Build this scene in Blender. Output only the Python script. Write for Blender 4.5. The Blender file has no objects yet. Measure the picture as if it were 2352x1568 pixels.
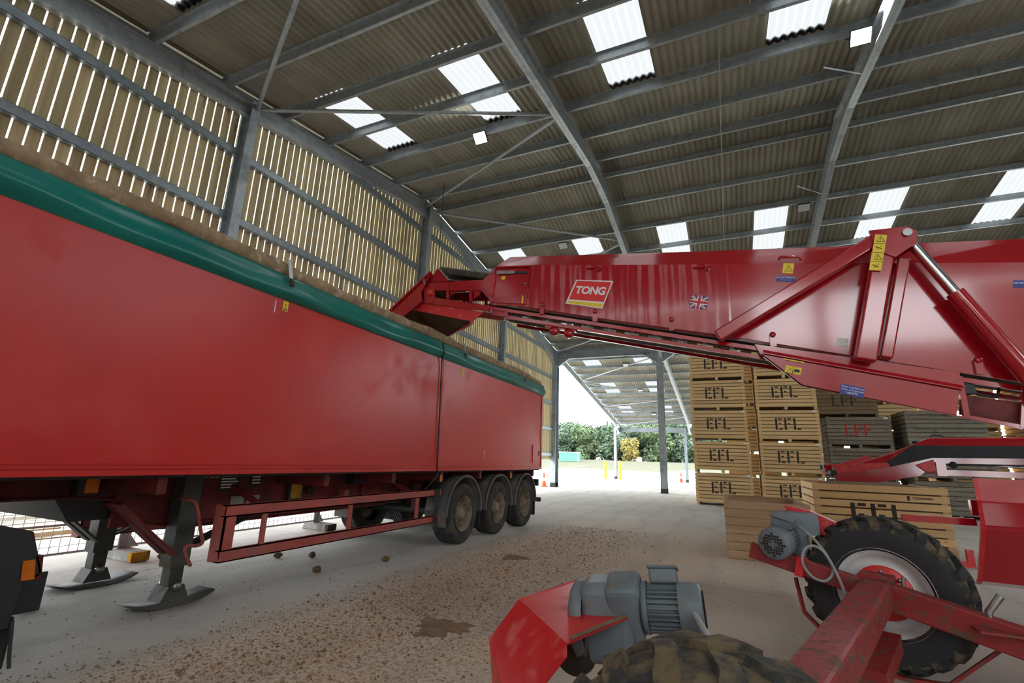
import bpy, bmesh, math, random
from mathutils import Vector, Matrix
random.seed(7)
scene = bpy.context.scene
C = scene.collection
PI = math.pi
# ---------------------------------------------------------------- camera
cam_d = bpy.data.cameras.new('camera'); cam = bpy.data.objects.new('camera', cam_d); C.objects.link(cam)
cam_d.sensor_width = 36.0; cam_d.lens = 16.79; cam_d.clip_end = 500; cam_d.clip_start = 0.05
yaw, pitch, roll = math.radians(24.524), math.radians(13.774), math.radians(2.006)
fw = Vector((-math.sin(yaw)*math.cos(pitch), math.cos(yaw)*math.cos(pitch), math.sin(pitch)))
rt = Vector((math.cos(yaw), math.sin(yaw), 0)); up = rt.cross(fw)
r2 = rt*math.cos(roll) + up*math.sin(roll); u2 = up*math.cos(roll) - rt*math.sin(roll)
cam.matrix_world = Matrix(((r2.x, u2.x, -fw.x, 0), (r2.y, u2.y, -fw.y, 0), (r2.z, u2.z, -fw.z, 1.5), (0, 0, 0, 1)))
scene.camera = cam
# ---------------------------------------------------------------- sky (bright overcast) and exposure
w = bpy.data.worlds.new('overcast_sky'); scene.world = w; w.use_nodes = True
bg = w.node_tree.nodes['Background']; bg.inputs[0].default_value = (0.93, 0.97, 1.0, 1); bg.inputs[1].default_value = 7.0
scene.view_settings.view_transform = 'Standard'; scene.view_settings.look = 'None'
scene.view_settings.gamma = 1.0; scene.view_settings.use_curve_mapping = False
scene.view_settings.exposure = 0.2
LAMP_POWER = 40.0
scene.cycles.max_bounces = 7; scene.cycles.diffuse_bounces = 3; scene.cycles.glossy_bounces = 3; scene.cycles.transmission_bounces = 4

# ---------------------------------------------------------------- helpers
class MB:
    """collects boxes, bars, prisms, tubes and lathes as one mesh"""
    def __init__(s): s.v = []; s.f = []; s.sm = []
    def add(s, vs, fs, smooth=False):
        o = len(s.v); s.v += [tuple(p) for p in vs]; s.f += [tuple(i+o for i in f) for f in fs]; s.sm += [smooth]*len(fs); return s
    def obox(s, c, ax, ay, az):
        c, ax, ay, az = Vector(c), Vector(ax), Vector(ay), Vector(az)
        vs = [c+ax*i+ay*j+az*k for k in (-1, 1) for j in (-1, 1) for i in (-1, 1)]
        return s.add(vs, [(0,2,3,1),(4,5,7,6),(0,1,5,4),(2,6,7,3),(0,4,6,2),(1,3,7,5)])
    def box(s, x0, x1, y0, y1, z0, z1):
        return s.obox(((x0+x1)/2,(y0+y1)/2,(z0+z1)/2), ((x1-x0)/2,0,0), (0,(y1-y0)/2,0), (0,0,(z1-z0)/2))
    def bar(s, p, q, wd, ht, upv=(0,0,1)):
        p, q = Vector(p), Vector(q); d = (q-p); L = d.length; d /= L; u = Vector(upv)
        a = d.cross(u)
        if a.length < 1e-4: a = d.cross(Vector((1,0,0)))
        a.normalize(); b = a.cross(d)
        return s.obox((p+q)/2, d*L/2, a*wd/2, b*ht/2)
    def prism(s, pts, ex):
        ex = Vector(ex); n = len(pts); P = [Vector(p) for p in pts]
        nm = Vector((0,0,0))
        for i in range(n): nm += P[i].cross(P[(i+1) % n])
        if nm.dot(ex) > 0: P.reverse()
        vs = P + [p+ex for p in P]
        return s.add(vs, [tuple(range(n)), tuple(range(2*n-1, n-1, -1))] + [(i, n+i, n+(i+1) % n, (i+1) % n)[::-1] for i in range(n)][::1])
    def tube(s, path, r, n=8, smooth=True, cap=True):
        P = [Vector(p) for p in path]; m = len(P); R = r if isinstance(r, (list, tuple)) else [r]*m
        vs = []; ref = None
        for i in range(m):
            d = (P[min(i+1, m-1)]-P[max(i-1, 0)]).normalized()
            if ref is None: ref = d.orthogonal().normalized()
            a = (ref - d*ref.dot(d)).normalized(); ref = a; b = d.cross(a)
            vs += [P[i]+(a*math.cos(2*PI*k/n)+b*math.sin(2*PI*k/n))*R[i] for k in range(n)]
        fs = [(i*n+k, i*n+(k+1) % n, (i+1)*n+(k+1) % n, (i+1)*n+k) for i in range(m-1) for k in range(n)]
        s.add(vs, fs, smooth)
        if cap: s.add(vs[:n], [tuple(range(n-1, -1, -1))]); s.add(vs[-n:], [tuple(range(n))])
        return s
    def lathe(s, prof, c, axis, n=32, smooth=True, closed=False, a0=0.0, a1=2*PI):
        """prof: (radius, offset along axis)"""
        c = Vector(c); d = Vector(axis).normalized(); a = d.orthogonal().normalized() if abs(d.z) > .9 else d.cross(Vector((0,0,1))).normalized()
        b = d.cross(a); full = abs(a1-a0-2*PI) < 1e-6; m = len(prof); nn = n if full else n+1
        vs = []
        for k in range(nn):
            t = a0+(a1-a0)*k/n; e = a*math.cos(t)+b*math.sin(t)
            vs += [c+e*r+d*h for r, h in prof]
        fs = []
        for k in range(n):
            k2 = (k+1) % nn
            for i in range(m if closed else m-1):
                j = (i+1) % m
                fs.append((k*m+i, k2*m+i, k2*m+j, k*m+j))
        return s.add(vs, fs, smooth)
    def grid(s, rows, smooth=True):
        nr, nc = len(rows), len(rows[0]); vs = [p for r in rows for p in r]
        return s.add(vs, [(i*nc+j, i*nc+j+1, (i+1)*nc+j+1, (i+1)*nc+j) for i in range(nr-1) for j in range(nc-1)], smooth)
    def mesh(s, name, m):
        me = bpy.data.meshes.new(name); me.from_pydata(s.v, [], s.f); me.polygons.foreach_set('use_smooth', s.sm)
        if m: me.materials.append(m)
        bm = bmesh.new(); bm.from_mesh(me); bmesh.ops.recalc_face_normals(bm, faces=bm.faces[:]); bm.to_mesh(me); bm.free()
        me.update(); return me
    def build(s, name, m, parent=None):
        return link(name, s.mesh(name, m), parent)

def link(name, me, parent=None, loc=None, rot=None, sc=None):
    o = bpy.data.objects.new(name, me); C.objects.link(o)
    if parent: o.parent = parent
    if loc: o.location = loc
    if rot: o.rotation_euler = rot
    if sc: o.scale = sc
    return o
def tag(o, label, cat, group=None, kind=None):
    o['label'] = label
    if cat: o['category'] = cat
    if group: o['group'] = group
    if kind: o['kind'] = kind
    return o
def struct(o, label):
    o['kind'] = 'structure'; o['label'] = label; return o
def empty(name, loc=(0,0,0), rz=0):
    o = bpy.data.objects.new(name, None); C.objects.link(o); o.location = loc; o.rotation_euler = (0,0,rz); o.empty_display_size = .2; return o
def bevel(o, wd=.01, seg=2):
    m = o.modifiers.new('bevel', 'BEVEL'); m.width = wd; m.segments = seg; m.limit_method = 'ANGLE'; return o
def copy_tree(o, parent=None):
    c = o.copy(); C.objects.link(c); c.parent = parent
    for ch in list(o.children): copy_tree(ch, c)
    return c
def text_mesh(s, size, m, name='lettering', bold=0.0, shear=0.0, align='CENTER', depth=.002, space=1.0):
    cu = bpy.data.curves.new('txt', 'FONT'); cu.body = s; cu.size = size; cu.align_x = align; cu.align_y = 'CENTER'
    cu.offset = bold; cu.shear = shear; cu.extrude = depth/2; cu.resolution_u = 3; cu.space_line = .95; cu.space_character = space
    ob = bpy.data.objects.new('txt', cu); C.objects.link(ob)
    me = bpy.data.meshes.new_from_object(ob.evaluated_get(bpy.context.evaluated_depsgraph_get()))
    bpy.data.objects.remove(ob); bpy.data.curves.remove(cu)
    me.name = name; me.materials.clear(); me.materials.append(m); return me
def facing(origin, xdir, ydir):
    """matrix of a flat panel: its x runs along xdir, its y along ydir"""
    x = Vector(xdir).normalized(); y = Vector(ydir); y = (y-x*y.dot(x)).normalized(); z = x.cross(y)
    o = Vector(origin)
    return Matrix(((x.x,y.x,z.x,o.x),(x.y,y.y,z.y,o.y),(x.z,y.z,z.z,o.z),(0,0,0,1)))
def smooth(P, n=5):
    P = [Vector(p) for p in P]; out = []
    for i in range(len(P)-1):
        a, b, c, d = P[max(i-1, 0)], P[i], P[i+1], P[min(i+2, len(P)-1)]
        for k in range(n):
            t = k/n; out.append(.5*((2*b)+(c-a)*t+(2*a-5*b+4*c-d)*t*t+(3*b-a-3*c+d)*t**3))
    return out+[P[-1]]
def put(name, me, mtx, parent):
    o = bpy.data.objects.new(name, me); C.objects.link(o)
    if parent:
        o.parent = parent; pm = parent.matrix_basis
        p = parent.parent
        while p: pm = p.matrix_basis @ pm; p = p.parent
        o.matrix_basis = pm.inverted() @ mtx
    else: o.matrix_basis = mtx
    return o

# ---------------------------------------------------------------- materials
def N(nt, t, **kw):
    n = nt.nodes.new(t)
    for k, v in kw.items(): setattr(n, k, v)
    return n
def lin(c): return tuple(((x/255)/12.92 if x/255 <= .04045 else ((x/255+.055)/1.055)**2.4) for x in c)+(1,)
def mixc(nt, fac, a, b):
    n = N(nt, 'ShaderNodeMix', data_type='RGBA')
    for s_, v in ((0, fac), (6, a), (7, b)):
        if isinstance(v, (int, float, tuple)): n.inputs[s_].default_value = v
        else: nt.links.new(v, n.inputs[s_])
    return n.outputs[2]
def noise(nt, vec, scale, detail=3, rough=.55):
    n = N(nt, 'ShaderNodeTexNoise'); n.inputs['Scale'].default_value = scale; n.inputs['Detail'].default_value = detail; n.inputs['Roughness'].default_value = rough
    if vec: nt.links.new(vec, n.inputs['Vector'])
    return n.outputs['Fac']
def ramp(nt, fac, a, b):
    n = N(nt, 'ShaderNodeMapRange'); n.inputs[1].default_value = a; n.inputs[2].default_value = b; nt.links.new(fac, n.inputs[0]); return n.outputs[0]
def math_(nt, op, a, b=0.0):
    n = N(nt, 'ShaderNodeMath', operation=op)
    for i, v in enumerate((a, b)):
        if isinstance(v, (int, float)): n.inputs[i].default_value = v
        else: nt.links.new(v, n.inputs[i])
    return n.outputs[0]
def coords(nt, stretch=(1,1,1), world=False, rnd=True):
    if world: src = N(nt, 'ShaderNodeNewGeometry').outputs['Position']
    else: src = N(nt, 'ShaderNodeTexCoord').outputs['Object']
    mp = N(nt, 'ShaderNodeMapping'); mp.inputs['Scale'].default_value = stretch; nt.links.new(src, mp.inputs[0])
    if rnd:
        oi = N(nt, 'ShaderNodeObjectInfo'); m = N(nt, 'ShaderNodeVectorMath', operation='SCALE'); m.inputs[0].default_value = (37.0, 19.0, 53.0)
        nt.links.new(oi.outputs['Random'], m.inputs['Scale']); nt.links.new(m.outputs[0], mp.inputs['Location'])
    return mp.outputs[0]
def pm(name, c1, c2=None, scale=4.0, stretch=(1,1,1), rough=.6, rough2=None, metal=0.0, bump=0.0, bscale=None, dirt=None, dscale=3.0, damt=(.5,.7), vary=0.0, spec=.5, coat=0.0, world=False):
    """two-tone noisy paint/wood/metal, optional second colour of dirt, optional brightness change from piece to piece"""
    m = bpy.data.materials.new(name); m.use_nodes = True; nt = m.node_tree; b = nt.nodes['Principled BSDF']
    vec = coords(nt, stretch, world)
    f = ramp(nt, noise(nt, vec, scale, 4), .3, .7)
    col = mixc(nt, f, lin(c1), lin(c2 or c1))
    rgh = None
    if dirt:
        v2 = coords(nt, (1,1,1), world); d = ramp(nt, noise(nt, v2, dscale, 5, .65), damt[0], damt[1]); col = mixc(nt, d, col, lin(dirt))
        rgh = N(nt, 'ShaderNodeMapRange'); rgh.inputs[3].default_value = rough; rgh.inputs[4].default_value = min(.95, rough+.35); nt.links.new(d, rgh.inputs[0])
    if vary:
        oi = N(nt, 'ShaderNodeObjectInfo'); h = N(nt, 'ShaderNodeHueSaturation')
        mr = N(nt, 'ShaderNodeMapRange'); mr.inputs[3].default_value = 1-vary; mr.inputs[4].default_value = 1+vary; nt.links.new(oi.outputs['Random'], mr.inputs[0])
        nt.links.new(mr.outputs[0], h.inputs['Value']); nt.links.new(col, h.inputs['Color']); col = h.outputs[0]
    nt.links.new(col, b.inputs['Base Color'])
    if rgh: nt.links.new(rgh.outputs[0], b.inputs['Roughness'])
    else: b.inputs['Roughness'].default_value = rough
    b.inputs['Metallic'].default_value = metal; b.inputs['Specular IOR Level'].default_value = spec; b.inputs['Coat Weight'].default_value = coat; b.inputs['Coat Roughness'].default_value = .08
    if bump:
        bn = N(nt, 'ShaderNodeBump'); bn.inputs['Strength'].default_value = bump; bn.inputs['Distance'].default_value = .02
        nt.links.new(noise(nt, vec, bscale or scale*3, 4), bn.inputs['Height']); nt.links.new(bn.outputs[0], b.inputs['Normal'])
    return m
def emis(name, c, s):
    m = bpy.data.materials.new(name); m.use_nodes = True; b = m.node_tree.nodes['Principled BSDF']
    b.inputs['Base Color'].default_value = lin(c); b.inputs['Emission Color'].default_value = lin(c); b.inputs['Emission Strength'].default_value = s; return m
M = {}
M['galv'] = pm('galvanised_steel', (146,155,160), (168,176,180), 9, rough=.42, metal=.45, vary=.05, dirt=(126,132,134), dscale=2.5, damt=(.55,.75))
M['galv2'] = pm('galvanised_column', (138,150,158), (160,171,179), 14, rough=.5, metal=.25, dirt=(116,126,132), dscale=1.2)
M['sheet'] = pm('fibre_cement_sheet', (150,148,134), (126,123,110), 1.3, (1,.35,1), rough=.9, vary=.09, dirt=(138,126,112), dscale=.7, damt=(.5,.8), bump=.15, bscale=40)
M['slat'] = pm('treated_timber_slat', (186,172,134), (154,140,104), 2.4, (6,6,.5), rough=.85, vary=.2, dirt=(118,100,70), dscale=5.5, damt=(.6,.72), bump=.2, bscale=14)
M['rail'] = pm('galvanised_rail', (118,130,138), (140,152,158), 8, rough=.45, metal=.4)
M['tred'] = pm('trailer_red_side', (206,44,40), (194,40,38), .8, (1,1,1), rough=.34, dirt=(212,70,60), dscale=1.3, damt=(.5,.85), bump=.03, bscale=3)
M['tred2'] = pm('chassis_red_dirty', (120,30,30), (92,28,26), 3, rough=.6, dirt=(74,44,36), dscale=3, damt=(.45,.7))
M['guard'] = pm('side_guard_red', (180,78,72), (154,72,66), 3, rough=.6, dirt=(142,100,90), dscale=2.5, damt=(.45,.75))
M['green'] = pm('green_tarpaulin', (9,128,120), (6,108,102), 2, (1,.4,1), rough=.3, bump=.2, bscale=5, dirt=(54,124,114), dscale=1.5, damt=(.55,.85))
M['roll'] = pm('soiled_roll', (178,154,124), (138,114,88), 7, rough=.95, bump=.8, bscale=26, dirt=(212,196,172), dscale=9, damt=(.55,.7))
M['tyre'] = pm('tyre_rubber', (52,50,48), (40,40,40), 5, rough=.85, dirt=(92,84,74), dscale=4, damt=(.5,.75), bump=.1)
M['tyre_m'] = pm('muddy_tyre', (44,45,46), (34,35,36), 5, rough=.8, dirt=(98,86,66), dscale=6, damt=(.5,.62), bump=.3, bscale=20)
M['tyre_f'] = pm('caked_tyre', (64,64,62), (50,50,50), 5, rough=.85, dirt=(112,98,74), dscale=9, damt=(.44,.58), bump=.5, bscale=24)
M['tyre_s'] = pm('clean_tyre_wall', (38,38,42), (32,32,36), 3, rough=.6)
M['rimw'] = pm('white_rim', (206,208,206), (192,194,192), 2, rough=.4, dirt=(150,146,134), dscale=4, damt=(.58,.8))
M['rimd'] = pm('dirty_rim', (150,138,118), (120,108,90), 6, rough=.75, dirt=(86,74,60), dscale=6, damt=(.5,.7))
M['black'] = pm('black_plastic', (44,44,47), (36,36,38), 6, rough=.55)
M['dark'] = pm('dark_steel', (54,56,54), (40,42,40), 6, rough=.6, metal=.2, dirt=(84,76,64), dscale=5)
M['legst'] = pm('leg_steel', (78,80,76), (58,60,58), 5, rough=.6, metal=.2, dirt=(96,88,74), dscale=4)
M['mud'] = pm('mudguard_plastic', (92,90,88), (72,72,72), 4, rough=.6, dirt=(116,106,94), dscale=3)
M['mred'] = pm('machine_red', (178,20,34), (170,18,32), 1.0, rough=.14, spec=.6, coat=.5, bump=.015, bscale=2.2)
def wavy_red():
    m = M['mred'].copy(); m.name = 'machine_red_panel'; nt = m.node_tree; b = nt.nodes['Principled BSDF']
    wv = N(nt, 'ShaderNodeTexWave', wave_type='BANDS', bands_direction='X'); wv.inputs['Scale'].default_value = 1.9; wv.inputs['Distortion'].default_value = 1.2; wv.inputs['Detail Scale'].default_value = .7
    nt.links.new(N(nt, 'ShaderNodeTexCoord').outputs['Object'], wv.inputs['Vector'])
    bn = N(nt, 'ShaderNodeBump'); bn.inputs['Strength'].default_value = .12; bn.inputs['Distance'].default_value = .02
    nt.links.new(wv.outputs['Fac'], bn.inputs['Height']); nt.links.new(bn.outputs[0], b.inputs['Normal']); nt.links.new(bn.outputs[0], b.inputs['Coat Normal']); return m
M['mredw'] = wavy_red()
M['mred_d'] = pm('machine_red_soiled', (150,40,42), (132,36,38), 4, rough=.5, dirt=(92,76,58), dscale=11, damt=(.52,.62), bump=.2, bscale=40)
M['mred_u'] = pm('guard_red', (212,40,44), (200,32,38), 3, rough=.4, dirt=(214,110,104), dscale=7, damt=(.52,.75))
M['chrome'] = pm('chromed_rod', (205,210,214), None, 3, rough=.12, metal=1)
M['steel'] = pm('bright_steel', (170,172,172), (150,152,152), 9, rough=.35, metal=.9)
M['motor'] = pm('motor_grey', (112,122,128), (98,108,114), 6, rough=.5, dirt=(112,106,92), dscale=8, damt=(.56,.7), bump=.1)
M['cablew'] = pm('grey_cable', (150,150,148), None, 3, rough=.5)
M['belt'] = pm('belt_rubber', (66,62,54), (52,50,44), 7, rough=.7, dirt=(104,94,76), dscale=7)
M['beltdark'] = pm('black_lining', (44,46,52), (36,38,44), 5, rough=.55, dirt=(84,84,84), dscale=4, damt=(.62,.75))
M['canvas'] = pm('canvas_lining', (96,80,56), (70,58,40), 4, rough=.9)
M['crate'] = pm('new_crate_timber', (226,194,142), (206,170,118), 1.6, (.45,6,6), rough=.8, vary=.10, dirt=(160,118,70), dscale=7, damt=(.66,.74), bump=.12, bscale=10)
M['crate2'] = pm('aged_crate_timber', (186,160,126), (164,138,106), 1.6, (.45,6,6), rough=.85, vary=.07, dirt=(118,90,62), dscale=7, damt=(.66,.74), bump=.12, bscale=10)
M['crateg'] = pm('weathered_crate_timber', (146,140,126), (116,110,98), 1.6, (.45,6,6), rough=.9, vary=.12, dirt=(92,86,76), dscale=5, damt=(.56,.74))
M['crateb'] = pm('brown_crate_timber', (134,114,88), (112,94,72), 1.6, (.45,6,6), rough=.9, vary=.1, dirt=(92,78,58), dscale=5, damt=(.56,.74))
M['stencil'] = pm('stencil_black', (62,58,48), (50,48,42), 8, rough=.8)
M['stencilr'] = pm('stencil_red', (186,52,50), None, 8, rough=.8)
M['paper'] = pm('paper_white', (232,230,224), None, 8, rough=.7)
M['white'] = pm('print_white', (236,236,236), None, 8, rough=.5)
M['yellow'] = pm('print_yellow', (238,208,40), None, 8, rough=.45)
M['blue'] = pm('print_blue', (36,52,150), None, 8, rough=.45)
M['ink'] = pm('print_black', (28,26,24), None, 8, rough=.5)
M['logo'] = pm('print_red', (228,44,46), None, 8, rough=.4)
M['ujb'] = pm('flag_blue', (30,52,104), None, 8, rough=.45)
M['ujr'] = pm('flag_red', (206,36,52), None, 8, rough=.45)
M['amber'] = pm('amber_lens', (214,118,24), (196,100,18), 8, rough=.3)
M['redlens'] = pm('red_lens', (96,22,26), None, 8, rough=.3)
M['coneo'] = pm('cone_orange', (232,84,40), (214,70,34), 5, rough=.6)
M['bolly'] = pm('bollard_yellow', (240,186,36), (226,170,30), 5, rough=.5)
M['block'] = pm('concrete_block', (176,176,170), (146,146,142), 6, rough=.95, dirt=(120,116,108), dscale=5)
M['blocky'] = pm('yellow_block', (206,158,42), (176,130,36), 6, rough=.9, dirt=(96,84,60), dscale=5)
M['wire'] = pm('fence_wire', (168,172,174), None, 6, rough=.45, metal=.6)
M['potato'] = pm('potato_skin', (124,98,70), (98,76,54), 14, rough=.9, vary=.2, dirt=(92,72,54), dscale=20)
M['soil'] = pm('soil_crumb', (138,114,90), (102,82,64), 9, rough=1, vary=.1)
M['lampg'] = emis('lamp_glass', (255,250,236), 14.0)
M['lampoff'] = pm('lamp_glass_off', (190,194,198), None, 4, rough=.3)
M['lampb'] = pm('lamp_body', (52,54,56), None, 5, rough=.5)
M['bark'] = pm('bark', (96,84,68), (72,62,50), 4, rough=.95)
def leafmat(name, c1, c2):
    m = pm(name, c1, c2, .9, rough=.8, vary=.12); b = m.node_tree.nodes['Principled BSDF']; return m
M['leafA'] = leafmat('leaf_mid_green', (98,114,82), (76,96,66)); M['leafB'] = leafmat('leaf_dark_green', (84,102,80), (66,84,64)); M['leafC'] = leafmat('leaf_turning', (124,126,70), (142,118,62))
M['goal'] = pm('goal_green', (84,138,124), (76,126,112), 3, rough=.7)
def skylight_mat():
    m = bpy.data.materials.new('translucent_sheet'); m.use_nodes = True; nt = m.node_tree; nt.nodes.clear()
    o = N(nt, 'ShaderNodeOutputMaterial'); mx = N(nt, 'ShaderNodeMixShader'); mx.inputs[0].default_value = .35
    t = N(nt, 'ShaderNodeBsdfTransparent'); t.inputs[0].default_value = (.11,.11,.109,1)
    tl = N(nt, 'ShaderNodeBsdfTranslucent'); tl.inputs[0].default_value = (.17,.17,.168,1)
    nt.links.new(t.outputs[0], mx.inputs[1]); nt.links.new(tl.outputs[0], mx.inputs[2]); nt.links.new(mx.outputs[0], o.inputs[0]); return m
M['skyl'] = skylight_mat()
def floor_mat():
    m = bpy.data.materials.new('concrete_floor'); m.use_nodes = True; nt = m.node_tree; b = nt.nodes['Principled BSDF']
    vec = coords(nt, (1,1,1), True, False)
    c = mixc(nt, ramp(nt, noise(nt, vec, .5, 4), .3, .7), lin((196,193,186)), lin((178,174,166)))
    c = mixc(nt, ramp(nt, noise(nt, vec, 6, 5, .7), .55, .8), c, lin((160,152,140)))
    # trodden brown soil film: widest along the drive beside the trailer, thinning to the right
    sep = N(nt, 'ShaderNodeSeparateXYZ'); nt.links.new(vec, sep.inputs[0])
    x, y = sep.outputs[0], sep.outputs[1]
    nz = math_(nt, 'MULTIPLY', math_(nt, 'SUBTRACT', noise(nt, vec, .9, 4), .5), 1.8)
    xw = math_(nt, 'ADD', x, nz)
    left = ramp(nt, xw, -4.5, -3.5); right = ramp(nt, xw, 3.5, -1.0); far = ramp(nt, math_(nt, 'ADD', y, nz), 15.5, 9.5)
    film = math_(nt, 'MULTIPLY', math_(nt, 'MULTIPLY', left, right), far)
    film = math_(nt, 'MULTIPLY', film, ramp(nt, noise(nt, vec, 2.2, 5, .7), .2, .55))
    c = mixc(nt, math_(nt, 'MULTIPLY', film, .8), c, lin((196,176,150)))
    core = math_(nt, 'MULTIPLY', math_(nt, 'MULTIPLY', ramp(nt, xw, -4.4, -3.7), ramp(nt, xw, -1.0, -2.0)), ramp(nt, math_(nt, 'ADD', y, nz), 11.5, 8.5))
    c = mixc(nt, math_(nt, 'MULTIPLY', core, ramp(nt, noise(nt, vec, 26, 3, .7), .46, .62)), c, lin((150,128,104)))
    wv = N(nt, 'ShaderNodeTexWave', wave_type='BANDS', bands_direction='X'); wv.inputs['Scale'].default_value = .35; wv.inputs['Distortion'].default_value = 5; wv.inputs['Detail'].default_value = 3
    nt.links.new(vec, wv.inputs['Vector'])
    c = mixc(nt, math_(nt, 'MULTIPLY', ramp(nt, wv.outputs['Fac'], .72, .98), .22), c, lin((142,134,124)))
    nt.links.new(c, b.inputs['Base Color']); b.inputs['Roughness'].default_value = .82
    bn = N(nt, 'ShaderNodeBump'); bn.inputs['Strength'].default_value = .25; bn.inputs['Distance'].default_value = .01
    nt.links.new(noise(nt, vec, 22, 5, .7), bn.inputs['Height']); nt.links.new(bn.outputs[0], b.inputs['Normal']); return m
M['floor'] = floor_mat()
M['joint'] = pm('floor_joint', (96,92,86), None, 3, rough=.9)
def ground_mat():
    m = bpy.data.materials.new('yard_ground'); m.use_nodes = True; nt = m.node_tree; b = nt.nodes['Principled BSDF']
    vec = coords(nt, (1,1,1), True, False)
    c = mixc(nt, ramp(nt, noise(nt, vec, .4, 5), .3, .7), lin((200,196,186)), lin((182,178,168)))
    sep = N(nt, 'ShaderNodeSeparateXYZ'); nt.links.new(vec, sep.inputs[0])
    nz = math_(nt, 'MULTIPLY', math_(nt, 'SUBTRACT', noise(nt, vec, .12, 4), .5), 30)
    g = ramp(nt, math_(nt, 'ADD', sep.outputs[1], nz), 58, 64)
    gc = mixc(nt, ramp(nt, noise(nt, vec, .8, 4), .35, .65), lin((80,79,58)), lin((64,68,47)))
    c = mixc(nt, g, c, gc); nt.links.new(c, b.inputs['Base Color']); b.inputs['Roughness'].default_value = .95; return m
M['ground'] = ground_mat()
# ================================================================ STRUCTURE
XG, X1, X2, X3, X4 = -9.5, -3.22, 3.12, 9.4, 15.7
YR, ZR, K = 13.07, 10.42, .166          # ridge line and purlin underside, slope
YN, YE, YL = -5.6, 27.4, 46.0            # near eaves, far eaves, canopy edge
def rz(y): return ZR-K*abs(y-YR)
# ---- floor: cast slabs with sunk joints
fl = MB().box(-10.2, 16.2, -9, 46.5, -.3, -.03).build('floor', M['joint']); struct(fl, 'pale concrete floor of the open grain and potato store')
xs = [-10.2, -6.75, 4.6, 10.6, 16.2]; ys = [-9, 1.2, 7.15, 13.1, 19.1, 25.1, 31.1, 37.1, 46.5]
for i in range(len(xs)-1):
    for j in range(len(ys)-1):
        MB().box(xs[i]+.006, xs[i+1]-.006, ys[j]+.006, ys[j+1]-.006, -.2, 0).build('slab', M['floor'], fl)
# ---- yard around the building, rising to the far meadow
g = MB(); rows = []
for y in [-60, -20, 0, 20, 40, 55, 62, 70, 80, 95, 130, 220]:
    z = -.04 if y < 56 else (-.04+min(1.9, (y-56)*.075))
    rows.append([(x, y, z) for x in (-220, -120, -60, -30, -12, 10, 40, 100, 220)])
gr = g.grid(rows).build('ground', M['ground']); struct(gr, 'bright sandy yard running out to rough grass')
# ---- roof
ce = empty('ceiling'); struct(ce, 'corrugated fibre cement roof on steel purlins and rafters')
ca = empty('roof_canopy', (0, YE, 0)); struct(ca, 'lean-to canopy roof beyond the far columns')
ca_inv = Matrix.Translation((0, -YE, 0))
SW = 3.26/3; NC = 7
def corr_mesh(name, L, m, amp=.026, lift=0.0):
    mb = MB(); n = NC*6; r0 = []; r1 = []
    for i in range(n+3):
        x = i*SW/n; z = amp*math.cos(2*PI*i/6)
        r0.append((x, 0, z+lift)); r1.append((x, L, z+lift))
    return mb.grid([r0, r1]).mesh(name, m)
sl = math.atan(K); cs = math.cos(sl)
XS0 = -8.55-SW
rows_main = [(0, 3.5), (3.5, 6.3), (6.3, 9.25), (9.25, 12.1), (12.1, 14.55)]
rows_can = [(14.55, 15.2), (15.2, 18.0), (18.0, 20.9), (20.9, 23.7), (23.7, 26.6), (26.6, 29.5), (29.5, 33.4)]
SKY_MAIN = (1, 3); SKY_CAN = (1, 3, 5)
def sheet_row(d0, d1, side, nx, parent, sky, off):
    L = (d1-d0)/cs+.16
    me = corr_mesh('roof_sheet', L, M['sheet']); ms = corr_mesh('roof_light', L, M['skyl'], lift=.004)
    for k in range(nx):
        x = XS0+k*SW
        s_ = sky and (k % 3 == 1)
        # each row laps over the row below it (upper row on top)
        zt = rz(YR+d0)+.235+random.uniform(-.002, .002)
        if side > 0: o = link('roof_light' if s_ else 'roof_sheet', ms if s_ else me, parent, (x, YR+d0-off, zt), (-sl+.008, 0, 0))
        else: o = link('roof_light' if s_ else 'roof_sheet', ms if s_ else me, parent, (x+SW, YR-d0, zt), (-sl+.008, 0, PI))
for i, (a, b) in enumerate(rows_main):
    sheet_row(a, b, -1, 24, ce, i in SKY_MAIN, 0)
    sheet_row(a, b, 1, 24, ce, i in SKY_MAIN, 0)
sheet_row(14.55, 18.75, -1, 24, ce, True, 0)  # unseen near row, roof lights added for their reflections in the boom panel
for i, (a, b) in enumerate(rows_can): sheet_row(a, b, 1, 13, ca, i in SKY_CAN, YE)
MB().prism([(-10, YR-.35, rz(YR-.35)+.29), (-10, YR, ZR+.36), (-10, YR+.35, rz(YR+.35)+.29), (-10, YR, ZR+.31)], (26, 0, 0)).build('ridge_cap', M['sheet'], ce)
def purlin(y, z, x0, x1, parent, off=0):
    mb = MB(); t = .006; sgn = -1 if y < YR else 1
    mb.box(x0, x1, y-off-t, y-off+t, z, z+.2)
    mb.box(x0, x1, min(y-off, y-off+.065*sgn), max(y-off, y-off+.065*sgn), z+.194, z+.2)
    mb.box(x0, x1, min(y-off, y-off-.065*sgn), max(y-off, y-off-.065*sgn), z, z+.006)
    mb.box(x0, x1, min(y-off-.065*sgn, y-off-.06*sgn), max(y-off-.065*sgn, y-off-.06*sgn), z, z+.02)
    mb.build('purlin', M['galv'], parent)
PD = [.5, 1.95, 3.42, 4.85, 6.25, 7.7, 9.15, 10.6, 12.02, 13.5]
for d in (15.0, 16.5, 18.0): purlin(YR-d, rz(YR-d), XG-.1, X4, ce)
for d in PD:
    purlin(YR-d, rz(YR-d), XG-.1, X4, ce); purlin(YR+d, rz(YR+d), XG-.1, X4, ce)
CD = [14.6+1.5*i for i in range(13)]
for d in CD: purlin(YR+d, rz(YR+d), XG-.25, X2+.3, ca, YE)
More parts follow.
